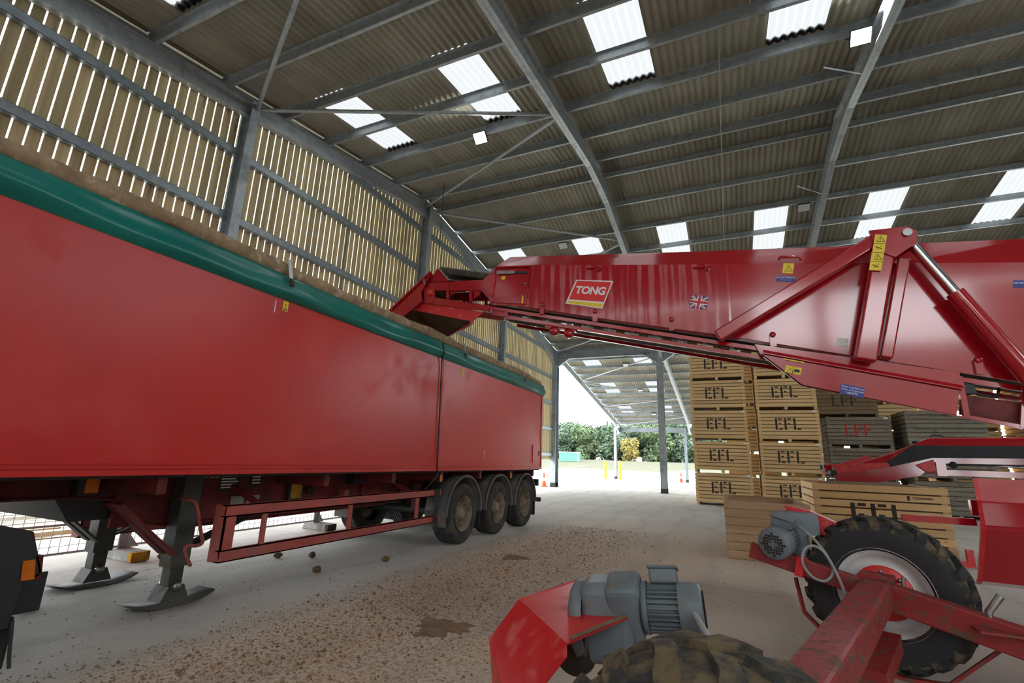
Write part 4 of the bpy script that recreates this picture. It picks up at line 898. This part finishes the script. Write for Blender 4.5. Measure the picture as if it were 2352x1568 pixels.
# ================================================================ CRATES
def make_crate(mat, letters=None, ink='stencil', w_=2.08, d_=1.62, h_=1.23, nb=8, paper=True, feet=True, gap=.026, note=False, fill=True):
    """timber potato crate, base centre of its front face at the origin, standing on z=0"""
    root = bpy.data.objects.new('crate', None); C.objects.link(root)
    zb = .13 if feet else .02; ph = (h_-zb)/nb; t = .022
    mF = MB().box(-w_/2, w_/2, -t/2, t/2, 0, ph-gap).mesh('plank', M[mat]); mS = MB().box(-(d_-2*t)/2, (d_-2*t)/2, -t/2, t/2, 0, ph-gap).mesh('plank', M[mat])
    for k in range(nb):
        z = zb+k*ph
        for y in (t/2, d_-t/2): link('plank', mF, root, (0, y+random.uniform(-.002,.002), z))
        for x in (-w_/2+t/2, w_/2-t/2): link('plank', mS, root, (x, d_/2, z), (0,0,PI/2))
    mP = MB().prism([(0, 0, zb), (.09, 0, zb), (0, .09, zb)], (0, 0, h_-zb)).mesh('corner_post', M[mat])
    for x, y, r in ((-w_/2+t, t, 0), (w_/2-t, t, PI/2), (w_/2-t, d_-t, PI), (-w_/2+t, d_-t, -PI/2)): link('corner_post', mP, root, (x, y, 0), (0,0,r))
    mb = MB().box(-w_/2+t, w_/2-t, t, d_-t, zb-.022, zb-.002); link('base_boards', mb.mesh('base_boards', M[mat]), root)
    mB = MB().box(-.05, .05, 0, d_, 0, .108).mesh('bearer', M[mat])
    if feet:
        for x in (-w_/2+.06, 0, w_/2-.06): link('bearer', mB, root, (x, 0, 0))
    if fill: link('gap_shade_fill', MB().box(-w_/2+.035, w_/2-.035, .035, d_-.035, zb, h_-.05).mesh('gap_shade_fill', M['potato']), root)['kind'] = 'stuff'  # dark block added so plank gaps look shaded and let no light through
    if letters:
        mb = MB(); H = .44; y_ = -.003
        seg = {'E': [(0,.07,0,1), (.11,.24,.88,1), (.11,.2,.44,.58), (.11,.24,0,.12)], 'F': [(0,.07,0,1), (.11,.24,.88,1), (.11,.2,.44,.58)], 'L': [(0,.07,0,1), (.11,.24,0,.12)]}
        n = len(letters); sp = .31; x0 = -(n*sp)/2+.02; zc = zb+(h_-zb)*.50-H/2
        if letters in ('EFL', 'LFF'):
            for i, ch in enumerate(letters):
                for a, b, c, d in seg[ch]: mb.box(x0+i*sp+a, x0+i*sp+b, y_, 0, zc+c*H, zc+d*H)
            link('stencil', mb.mesh('stencil', M[ink]), root)
        else: put('stencil', text_mesh(letters, .13, M[ink], bold=.002), facing((0, -.002, zb+(h_-zb)*.82), (1,0,0), (0,0,1)), root)
    if paper: link('paper_tag', MB().box(-.07, .07, -.004, 0, -.035, .035).mesh('paper_tag', M['paper']), root, (w_/2-.14, 0, h_-.07))
    if note: link('branding', MB().box(-.02, .02, -.002, 0, -.04, .04).box(.06, .36, -.002, 0, -.012, .0).box(.06, .34, -.002, 0, .01, .02).mesh('branding', M['stencil']), root, (.45, 0, zb+6.45*ph))
    return root
used = {}
def place_crate(key, loc, rz_, label, group, **kw):
    if key not in used: used[key] = make_crate(**kw); o = used[key]
    else: o = copy_tree(used[key])
    o.location = loc; o.rotation_euler = (0, 0, rz_); tag(o, label, 'crate', group); return o
ORD = ['on the floor', 'second from the floor', 'third from the floor', 'fourth from the floor', 'fifth from the floor', 'at the top']
for s_, (x, nm) in enumerate(((-.36, 'pine crate %s in the tall stack nearest the far opening'), (2.02, 'pine crate %s in the tall stack beside the grey crates'))):
    for k in range(6):
        place_crate('efl', (x+random.uniform(-.03,.03)+(.04*k*(s_ == 1)*.5), 21.2+random.uniform(-.03,.03), 1.235*k), random.uniform(-.008,.008), nm % ORD[k], 'stencilled pine crates', mat='crate', letters='EFL', nb=8)
for k in range(3):
    place_crate('lffr' if k == 2 else 'grey', (4.55, 22.5+random.uniform(-.03,.03), 1.185*k), random.uniform(-.01,.01), 'weathered grey crate %s behind the feed conveyor' % ('with red stencil letters' if k == 2 else ORD[k]), 'weathered grey crates', mat='crateg', letters='LFF' if k == 2 else None, ink='stencilr', nb=7, h_=1.18, paper=(k == 2))
place_crate('lffb', (4.28, 22.75, 1.185*3), .01, 'brown crate with dark stencil letters atop the grey stack', 'weathered grey crates', mat='crateb', letters='LFF', nb=7, h_=1.18)
for k in range(3):
    place_crate('ddr' if k == 2 else 'grey2', (7.1, 22.2+random.uniform(-.03,.03), 1.25*k), random.uniform(-.01,.01), ('wide grey crate stencilled with a name under the boom' if k == 2 else 'wide grey crate %s right of the red-lettered stack' % ORD[k]), 'weathered grey crates', mat='crateg', letters='D.D. ABBOTT' if k == 2 else None, nb=7, h_=1.24, w_=2.3, paper=False)
for k in range(4):
    place_crate('efl3', (10.75, 23.2+random.uniform(-.03,.03), 1.23*k), .02, 'plain pine crate %s in the stack by the right picture edge' % ORD[k], 'stencilled pine crates', mat='crate', nb=7, paper=False)
# second row, added to darken the gaps and block the bright background
for x, n, nm in ((.9, 6, 'added pine crate %s darkening the gap between the tall stacks'), (3.3, 6, 'added pine crate %s in the back row behind the second tall stack'), (5.95, 5, 'added pine crate %s in the back row behind the red-lettered stack'), (8.4, 5, 'added pine crate %s in the back row under the boom end')):
    for k in range(n): place_crate('back', (x, 24.4, 1.055*k), 0, nm % ORD[k], 'stencilled pine crates', mat='crate', nb=6, h_=1.05, paper=False)
# crates on the floor in front
place_crate('front', (2.42, 11.2, 0), 0, 'large pine crate with black stencil letters under the feed conveyor', 'floor crates', mat='crate', letters='EFL', nb=8, w_=2.06, d_=1.75, h_=1.27, paper=False, note=True)
place_crate('low', (.47, 9.4, 0), .02, 'low close-boarded empty crate with open top beside the gear motor', 'floor crates', mat='crate2', nb=7, w_=1.28, d_=2.0, h_=.94, feet=False, gap=.012, paper=False, fill=False)
# ================================================================ FEED CONVEYOR behind the front crate
FC = wroot('feed_conveyor', (4, 11.9, 0), 'low red trough conveyor with black lining feeding towards the pine crates', 'conveyor')
def F(pts, y): return [(a, y, b) for a, b in pts]
wb(MB().prism(F([(1.80, 1.40), (2.69, 1.58), (3.32, 1.76), (6.5, 1.83), (6.5, 1.72), (3.38, 1.68), (3.12, 1.45), (2.47, 1.30), (1.81, 1.30)], 11.3), (0, .03, 0)), 'side_plate', 'mred', FC)
mb = MB()
for a, b in (((1.80, 1.40), (2.69, 1.58)), ((2.69, 1.58), (3.32, 1.76)), ((3.32, 1.76), (6.5, 1.83))): mb.bar((a[0], 11.29, a[1]), (b[0], 11.29, b[1]), .09, .02)
wb(mb, 'edge_lip', 'mred', FC)
wb(MB().prism(F([(1.76, 1.60), (2.68, 1.67), (2.72, 1.58), (1.89, 1.42)], 11.36), (0, .012, 0)), 'deflector', 'mred_u', FC)
wb(MB().prism(F([(2.07, 1.62), (2.65, 1.84), (2.68, 1.76), (2.12, 1.53)], 12.48), (0, .012, 0)), 'deflector', 'mred_u', FC)
far = [(2.09, 1.51), (3.05, 1.88), (3.7, 2.19), (6.5, 2.25)]
mb = MB(); md = MB()
inn = [(2.05, 1.42), (2.95, 1.72), (3.36, 2.04), (6.5, 2.08)]; flo = [(2.0, 1.34), (2.8, 1.5), (3.4, 1.66), (6.5, 1.70)]
for i in range(3):
    mb.prism([(far[i][0], 12.5, far[i][1]), (far[i+1][0], 12.5, far[i+1][1]), (inn[i+1][0], 12.38, inn[i+1][1]), (inn[i][0], 12.38, inn[i][1])], (0, .012, 0))
    md.prism([(inn[i][0], 12.38, inn[i][1]), (inn[i+1][0], 12.38, inn[i+1][1]), (flo[i+1][0], 12.2, flo[i+1][1]), (flo[i][0], 12.2, flo[i][1])], (0, .012, 0))
wb(mb, 'far_flare', 'mred', FC); wb(md, 'lining', 'beltdark', FC)
mb = MB()
for i in range(3): mb.prism([(flo[i][0], 11.34, flo[i][1]), (flo[i+1][0], 11.34, flo[i+1][1]), (flo[i+1][0], 12.22, flo[i+1][1]), (flo[i][0], 12.22, flo[i][1])], (0, 0, -.012))
wb(mb, 'belt', 'belt', FC)
mb = MB()
for a, b in zip(far, far[1:]): mb.bar((a[0], 12.5, a[1]), (b[0], 12.5, b[1]), .03, .02)
wb(mb, 'edge_lip', 'mred_u', FC)
for x in (3.72, 4.82): wb(MB().tube([(x, 12.5, 2.19), (x+.02, 12.5, 2.25), (x+.19, 12.5, 2.25), (x+.21, 12.5, 2.2)], .012, 6), 'handle', 'dark', FC)
wb(MB().box(3.48, 6.5, 11.28, 11.38, 1.47, 1.57), 'frame_beam', 'mred', FC); wb(MB().box(3.48, 6.5, 12.2, 12.3, 1.47, 1.57), 'frame_beam', 'mred', FC)
wb(MB().prism(F([(3.08, 1.64), (3.34, 1.74), (3.36, 1.55), (3.22, 1.52)], 11.25), (0, .05, 0)), 'tension_bracket', 'mred_u', FC); wb(MB().box(3.36, 3.5, 11.24, 11.36, 1.46, 1.7), 'tension_block', 'mred', FC)
wb(MB().tube([(1.8, 11.35, 1.44), (1.8, 12.3, 1.44)], .06, 12), 'tail_roller', 'dark', FC)
wb(MB().prism(F([(1.71, 1.62), (1.86, 1.64), (1.84, 1.38), (1.74, 1.40)], 11.85), (0, .5, 0)), 'nose_cap', 'mred', FC); wb(MB().box(1.66, 1.7, 11.9, 11.96, 1.5, 1.6), 'sensor', 'goal', FC)
wb(MB().tube([(4.1, 11.3, 1.62), (4.3, 11.24, 1.66), (4.55, 11.24, 1.64), (4.6, 11.3, 1.62)], .018, 8), 'grab_rail', 'steel', FC)
wb(MB().lathe([(0, -.03), (.05, -.03), (.06, 0)], (3.62, 11.3, 1.66), (0,1,0), 16), 'bearing', 'dark', FC)
for x in (4.85, 6.2):
    for y in (11.33, 12.25): wb(MB().box(x-.05, x+.05, y-.05, y+.05, 0, 1.48), 'leg', 'mred', FC)
wb(MB().tube([(3.9, 11.4, 1.47), (3.92, 11.4, 1.38), (4.0, 11.4, 1.32), (4.15, 11.4, 1.31)], .015, 6), 'hose', 'black', FC)
# crate stop at floor level
CS = wroot('crate_stop', (3.52, 11.05, 0), 'red steel floor stop at the right foot of the pine crate', 'stop')
wb(MB().box(3.06, 3.58, 10.98, 11.06, .02, .09), 'foot_bar', 'mred_u', CS); wb(MB().box(3.49, 3.58, 10.98, 11.06, .09, .28), 'upright', 'mred_u', CS); wb(MB().box(3.05, 3.6, 10.96, 11.1, 0, .02), 'base_plate', 'mred_u', CS)
# ================================================================ FLOODLIGHTS
def floodlight(loc, lit, tilt, label):
    f = empty('floodlight', loc); tag(f, label, 'lamp', 'roof floodlights'); f.rotation_euler = (tilt, 0, 0)
    bevel(MB().box(-.18, .18, -.15, .15, .0, .07).build('housing', M['lampb'], f), .015)
    for x in (-.14, -.07, 0, .07, .14): MB().box(x-.008, x+.008, -.12, .12, .07, .11).build('fin', M['lampb'], f)
    MB().box(-.16, .16, -.13, .13, -.006, .0).build('glass', M['lampg'] if lit else M['lampoff'], f)
    MB().tube([(-.195, 0, .03), (-.195, 0, .2), (.195, 0, .2), (.195, 0, .03)], .012, 6).build('yoke', M['lampb'], f)
    MB().tube([(0, .05, .1), (-.05, .05, .25), (-.2, .04, .3), (-.26, .02, .22)], .008, 6).build('cable', M['cablew'], f)
    if lit:
        ld = bpy.data.lights.new('floodlight_beam', 'AREA'); ld.shape = 'RECTANGLE'; ld.size = .3; ld.size_y = .24; ld.energy = LAMP_POWER; ld.color = (1, .97, .92)
        lo = bpy.data.objects.new('beam', ld); C.objects.link(lo); lo.parent = f; lo.location = (0, 0, -.02)
floodlight((-5.4, 9.40, rz(9.4)-.26), True, -.75, 'lit floodlight under the roof left of the middle rafter')
floodlight((2.80, 9.45, rz(9.45)-.26), True, -.75, 'lit floodlight under the roof near the upper right')
floodlight((-5.4, 16.3, rz(16.3)-.32), False, -.5, 'unlit floodlight above the conveyor head')
floodlight((2.64, 16.25, rz(16.25)-.32), False, -.5, 'unlit floodlight above the prop frame')
for x, y in ((-5.6, 29.4), (-5.6, 34.6), (-5.6, 41.0)):
    floodlight((x, y, rz(y)-.32), False, -.3, {29.4: 'small floodlight under the canopy, nearest of three', 34.6: 'small floodlight under the canopy, middle of three', 41.0: 'small floodlight under the canopy, farthest of three'}[y])
tag(MB().tube([(.32, 8.2, rz(8.2)+.02), (.1, 8.2, 4.6)], .005, 6).build('hanging_cord', M['cablew']), 'thin pale cord hanging from the roof behind the boom', 'cord')
tag(MB().tube([(-8.0, 11.75, rz(11.75)), (-8.0, 11.75, 7.9)], .01, 6).build('hanging_cord', M['black']), 'dark cord hanging in front of the gable post', 'cord')
# ================================================================ FENCE beyond the trailer
def fence_panel(y0_, label):
    f = empty('mesh_fence', (-7.72, y0_, 0)); tag(f, label, 'fence', 'temporary site fence panels'); L_ = 3.4
    for y in (.03, L_-.03): MB().tube([(0, y, .06), (0, y, 2.0)], .021, 8).build('post', M['wire'], f)
    for z in (.16, .5, 1.97): MB().tube([(0, .03, z), (0, L_-.03, z)], .015, 8).build('rail', M['wire'], f)
    mb = MB()
    k = 0.1
    while k < L_-.05: mb.box(-.003, .003, k-.003, k+.003, .16, 1.97); k += .1
    for i in range(8): mb.box(-.003, .003, .03, L_-.03, .25+.22*i-.003, .25+.22*i+.003)
    mb.build('mesh_infill', M['wire'], f)['kind'] = 'stuff'
for i, y in enumerate((-2.6, .85, 4.3, 7.75)): fence_panel(y, ['wire mesh fence panel behind the truck tail', 'wire mesh fence panel behind the near landing leg', 'wire mesh fence panel behind the trailer side guard', 'wire mesh fence panel behind the trailer wheels'][i])
def fence_foot(y, m, label):
    f = empty('ballast_block', (-7.62, y, 0)); tag(f, label, 'block', 'fence feet')
    bevel(MB().prism([(-.34, -.11, 0), (.34, -.11, 0), (.30, -.11, .13), (-.30, -.11, .13)], (0, .22, 0)).build('body', M[m], f), .015)
    MB().box(.27, .345, -.115, .115, .01, .125).build('end_cap', M['blocky' if m == 'block' and y < 6 else 'dark'], f)
    MB().prism([(-.1, -.03, .13), (-.1, .2, .13), (-.1, -.03, .42)], (.006, 0, 0)).build('gusset', M['wire'], f)
fence_foot(.82, 'block', 'concrete fence foot near the picture edge'); fence_foot(4.27, 'block', 'grey and yellow fence foot behind the landing legs'); fence_foot(7.72, 'block', 'long concrete fence foot seen through the side guard')
# building materials lying beyond the fence
def plank_pile(x, y, n, L_, label, m='crate2'):
    for k in range(n):
        o = MB().box(-.11, .11, -L_/2, L_/2, 0, .07).build('sawn_timber', M[m]); o.location = (x+random.uniform(-.03,.03)+.42*(k % 2), y+random.uniform(-.2,.2), .04+.075*(k//2)); o.rotation_euler = (0,0,random.uniform(-.01,.01))
        tag(o, label+(', piece nearer the building' if k % 2 else ', piece farther from the building'), 'timber', label)
plank_pile(-10.6, 3.2, 2, 3.6, 'sawn timber outside beyond the fence'); plank_pile(-13.0, 4.6, 2, 4.2, 'grey beam lying out in the yard', 'block')
plank_pile(-9.0, 1.4, 2, 2.6, 'weathered board just beyond the fence', 'crateg'); plank_pile(-15.5, 3.5, 2, 5.0, 'long pale timber far out in the yard', 'crate')
for i, (x, y) in enumerate(((-11.6, 6.4), (-13.0, 8.4))):
    o = bevel(MB().box(-.5, .5, -.7, .7, 0, .5).build('concrete_block', M['block']), .03); o.location = (x, y, -.03); o.rotation_euler = (0, 0, .3*i); tag(o, 'big concrete block in the yard, %s' % ('nearer one' if i == 0 else 'farther one'), 'block', 'yard blocks')
# ================================================================ CONES, BOLLARDS, GOAL
def cone(loc, label):
    c = empty('traffic_cone', loc); tag(c, label, 'cone', 'traffic cones')
    bevel(MB().box(-.2, .2, -.2, .2, 0, .04).build('base', M['coneo'], c), .02)
    MB().lathe([(.16, .04), (.14, .08), (.035, .78), (.02, .8), (0, .8)], (0,0,0), (0,0,1), 20).build('body', M['coneo'], c)
    MB().lathe([(.107, .32), (.077, .52)], (0,0,0), (0,0,1), 20).build('sleeve', M['white'], c)
cone((-9.95, 26.9, 0), 'orange traffic cone at the foot of the far wall column'); cone((-4.15, 45.8, 0), 'orange traffic cone by the right canopy column')
for x, y, lb in ((-10.55, 44.6, 'yellow bollard left of the canopy column'), (-9.35, 45.2, 'yellow bollard right of the canopy column')):
    b = empty('bollard', (x, y, 0)); tag(b, lb, 'bollard', 'yellow bollards')
    MB().lathe([(.13, 0), (.13, 1.5), (.11, 1.6), (.05, 1.65), (0, 1.655)], (0,0,0), (0,0,1), 20).build('post', M['bolly'], b)
    MB().lathe([(0, .015), (.2, .015), (.2, 0)], (0,0,0), (0,0,1), 16).build('foot_ring', M['dark'], b)
gz = 1.42
go = wroot('green_container', (-23.6, 75, gz), 'turquoise green flat container at the edge of the trees', 'container')
wb(MB().box(-25.2, -22.1, 75, 76.6, gz, gz+1.35), 'body', 'goal', go); wb(MB().box(-25.25, -22.05, 74.95, 76.65, gz+1.35, gz+1.45), 'top_rim', 'white', go); wb(MB().box(-22.14, -22.05, 74.95, 75.03, gz, gz+1.4), 'corner_post', 'white', go)
# ================================================================ TREES
def make_tree(h, r, leafm, seed, n=2600):
    rnd = random.Random(seed); root = bpy.data.objects.new('tree', None); C.objects.link(root)
    mb = MB().tube([(0,0,-.3), (.1,0,h*.3), (-.05,.1,h*.62)], [.22, .16, .08], 8)
    blobs = [(Vector((rnd.uniform(-.55,.55)*r, rnd.uniform(-.55,.55)*r, h*rnd.uniform(.14,.86))), r*rnd.uniform(.4,.62)) for _ in range(16)]
    for c, q in blobs[:7]: mb.tube([(0,0,h*.3), tuple(c*.6+Vector((0,0,h*.14))), tuple(c)], [.1, .06, .02], 5)
    link('trunk', mb.mesh('trunk', M['bark']), root)
    vs = []; fs = []
    for i in range(n):
        c, q = rnd.choice(blobs); d = Vector((rnd.gauss(0,1), rnd.gauss(0,1), rnd.gauss(0,1)*.8)).normalized(); p = c+d*q*rnd.uniform(.72,1.04)
        u = Vector((rnd.gauss(0,1), rnd.gauss(0,1), rnd.gauss(0,.6))).normalized(); v = u.cross(d).normalized(); s_ = rnd.uniform(.2,.42)
        o = len(vs); vs += [p-u*s_, p+v*s_*.55, p+u*s_, p-v*s_*.55+d*.05]; fs.append((o,o+1,o+2,o+3))
    f = MB(); f.v = vs; f.f = fs; f.sm = [False]*len(fs); me = bpy.data.meshes.new('foliage'); me.from_pydata(vs, [], fs); me.materials.append(M[leafm])
    o = link('foliage', me, root); o['kind'] = 'stuff'
    return root
protos = [make_tree(8.0, 3.2, 'leafA', 1, 5200), make_tree(9.0, 3.0, 'leafB', 2, 5200), make_tree(5.2, 2.2, 'leafC', 3, 2600), make_tree(7.0, 3.4, 'leafB', 4, 5200)]
TL = [(-43, 90, 3), (-37, 90, 0), (-31, 90, 3), (-25, 90, 0), (-19, 90, 3), (-12, 90, 0), (-6, 90, 3), (0, 90, 0), (-40, 96.5, 1), (-34, 96.5, 3), (-28, 96.5, 1), (-22, 96.5, 1), (-15.5, 96.5, 1), (-9, 96.5, 1), (-3, 96.5, 3), (-37, 103, 1), (-31, 103, 1), (-25, 103, 3), (-19, 103, 1), (-12, 103, 3), (-6, 103, 1), (-15.6, 84.5, 2)]
first = set()
PL = ['beyond the left side of the far opening', 'in the middle of the far treeline', 'at the right of the far treeline']
for i, (x, y, k) in enumerate(sorted(TL)):
    if k in first: o = copy_tree(protos[k])
    else: o = protos[k]; first.add(k)
    o.location = (x, y, .95 if k != 2 else 1.3); o.rotation_euler = (0, 0, i*1.7); sc_ = (1.0 if k != 2 else .8)+.16*math.sin(i*2.3)*(k != 2); o.scale = (sc_, sc_, sc_)
    nth = ['first', 'second', 'third', 'fourth', 'fifth', 'sixth', 'seventh', 'eighth', 'ninth', 'tenth', 'eleventh', 'twelfth', 'thirteenth', 'fourteenth', 'fifteenth', 'sixteenth', 'seventeenth', 'eighteenth', 'nineteenth', 'twentieth', 'twenty-first', 'twenty-second'][i]
    kd = ['mid green broadleaf tree', 'tall dark green tree', 'yellow and orange turning tree', 'broad dark green tree'][k]
    tag(o, '%s, %s from the left in the far treeline' % (kd, nth) if k != 2 else 'small yellow and orange turning tree in front of the treeline', 'tree', 'far treeline')
# ================================================================ LOOSE POTATOES AND SOIL
def potato(seed):
    rnd = random.Random(seed); bm = bmesh.new(); bmesh.ops.create_icosphere(bm, subdivisions=3, radius=1)
    a, b, c = rnd.uniform(0,6), rnd.uniform(0,6), rnd.uniform(0,6)
    for v in bm.verts:
        k = 1+.10*math.sin(3*v.co.x+a)+.08*math.sin(4*v.co.y+b)+.05*math.sin(6*v.co.z+c); v.co = Vector((v.co.x*.062*k, v.co.y*.044*k, v.co.z*.040*k))
    zmin = min(v.co.z for v in bm.verts)
    for v in bm.verts: v.co.z -= zmin
    me = bpy.data.meshes.new('potato'); bm.to_mesh(me); bm.free(); me.materials.append(M['potato']); me.polygons.foreach_set('use_smooth', [True]*len(me.polygons)); return me
pms = [potato(i) for i in range(4)]
PT = [(-6.07, 2.68, 'loose potato on the floor beside the truck tail'), (-6.0, 2.60, 'small potato touching another beside the truck tail'), (-6.93, 3.51, 'loose potato in front of the far landing foot'), (-7.2, 4.50, 'potato just right of the yellow fence foot'), (-7.24, 4.64, 'potato leaning behind its neighbour at the yellow fence foot'), (-4.95, 5.06, 'greenish potato on the floor below the side guard'), (-4.64, 6.05, 'potato on the floor nearest the trailer wheels'), (-5.65, 5.66, 'potato under the middle of the side guard'), (-6.08, 5.44, 'potato under the side guard, farther left'), (-7.3, 7.6, 'small potato by the long concrete fence foot'), (-7.0, 8.6, 'small red potato near the far trailer wheel'), (-7.7, 5.6, 'potato beyond the side guard near the fence')]
for i, (x, y, lb) in enumerate(PT):
    o = link('potato', pms[i % 4], None, (x, y, 0), (0, 0, i*1.3), (1, 1, 1) if i not in (9, 10) else (.8, .8, .8)); tag(o, lb, 'potato', 'loose potatoes on the floor')
rnd = random.Random(11); vs = []; fs = []
def clod(x, y, s_, z=0):
    o = len(vs); a = rnd.uniform(0, PI); ca_, sa = math.cos(a)*s_, math.sin(a)*s_
    vs.extend([(x+ca_, y+sa, z), (x-sa*.7, y+ca_*.7, z), (x-ca_*.9, y-sa*.9, z), (x+sa*.8, y-ca_*.8, z), (x+rnd.uniform(-.3,.3)*s_, y+rnd.uniform(-.3,.3)*s_, z+s_*rnd.uniform(.5,.9))])
    fs.extend([(o,o+1,o+4), (o+1,o+2,o+4), (o+2,o+3,o+4), (o+3,o,o+4)])
for i in range(15000):
    y = 1.6+rnd.random()**1.3*10; xc = -3.05+.04*(y-5); x = rnd.gauss(xc, .62)
    if x < -4.25 and y > 2.5: continue
    clod(x, y, rnd.uniform(.004, .011) if rnd.random() < .93 else rnd.uniform(.012, .026))
for i in range(700): clod(rnd.uniform(-2.2, 3.2), rnd.uniform(3, 11), rnd.uniform(.004, .012))
for i in range(260): clod(rnd.uniform(-6.8, -4.3), rnd.uniform(2, 8), rnd.uniform(.004, .014))
me = bpy.data.meshes.new('soil_crumbs'); me.from_pydata(vs, [], fs); me.materials.append(M['soil']); o = link('soil_crumbs', me); tag(o, 'brown soil crumbs strewn over the concrete drive', 'soil', None, 'stuff')
for i, (x, y, r, lb) in enumerate(((-2.5, 4.15, .24, 'flat heap of crumbled soil in the middle of the drive'), (-3.2, 7.4, .2, 'small patch of trodden soil nearer the trailer wheels'))):
    bm = bmesh.new(); bmesh.ops.create_circle(bm, cap_ends=True, segments=28, radius=r); bmesh.ops.poke(bm, faces=bm.faces[:]); bmesh.ops.subdivide_edges(bm, edges=bm.edges[:], cuts=3, use_grid_fill=True)
    for v in bm.verts:
        q = v.co.length/r; v.co.z = max(0, (1-q**2))*.022*(1+.5*math.sin(v.co.x*31)*math.sin(v.co.y*27))+.001; an = math.atan2(v.co.y, v.co.x); k_ = 1+.22*math.sin(3*an+i)+.13*math.sin(7*an+2)+.08*math.sin(13*an); v.co.x *= k_; v.co.y *= k_
    me = bpy.data.meshes.new('soil_heap'); bm.to_mesh(me); bm.free(); me.materials.append(M['soil']); o = link('soil_heap', me, None, (x, y, 0)); tag(o, lb, 'soil')
bpy.context.view_layer.update()
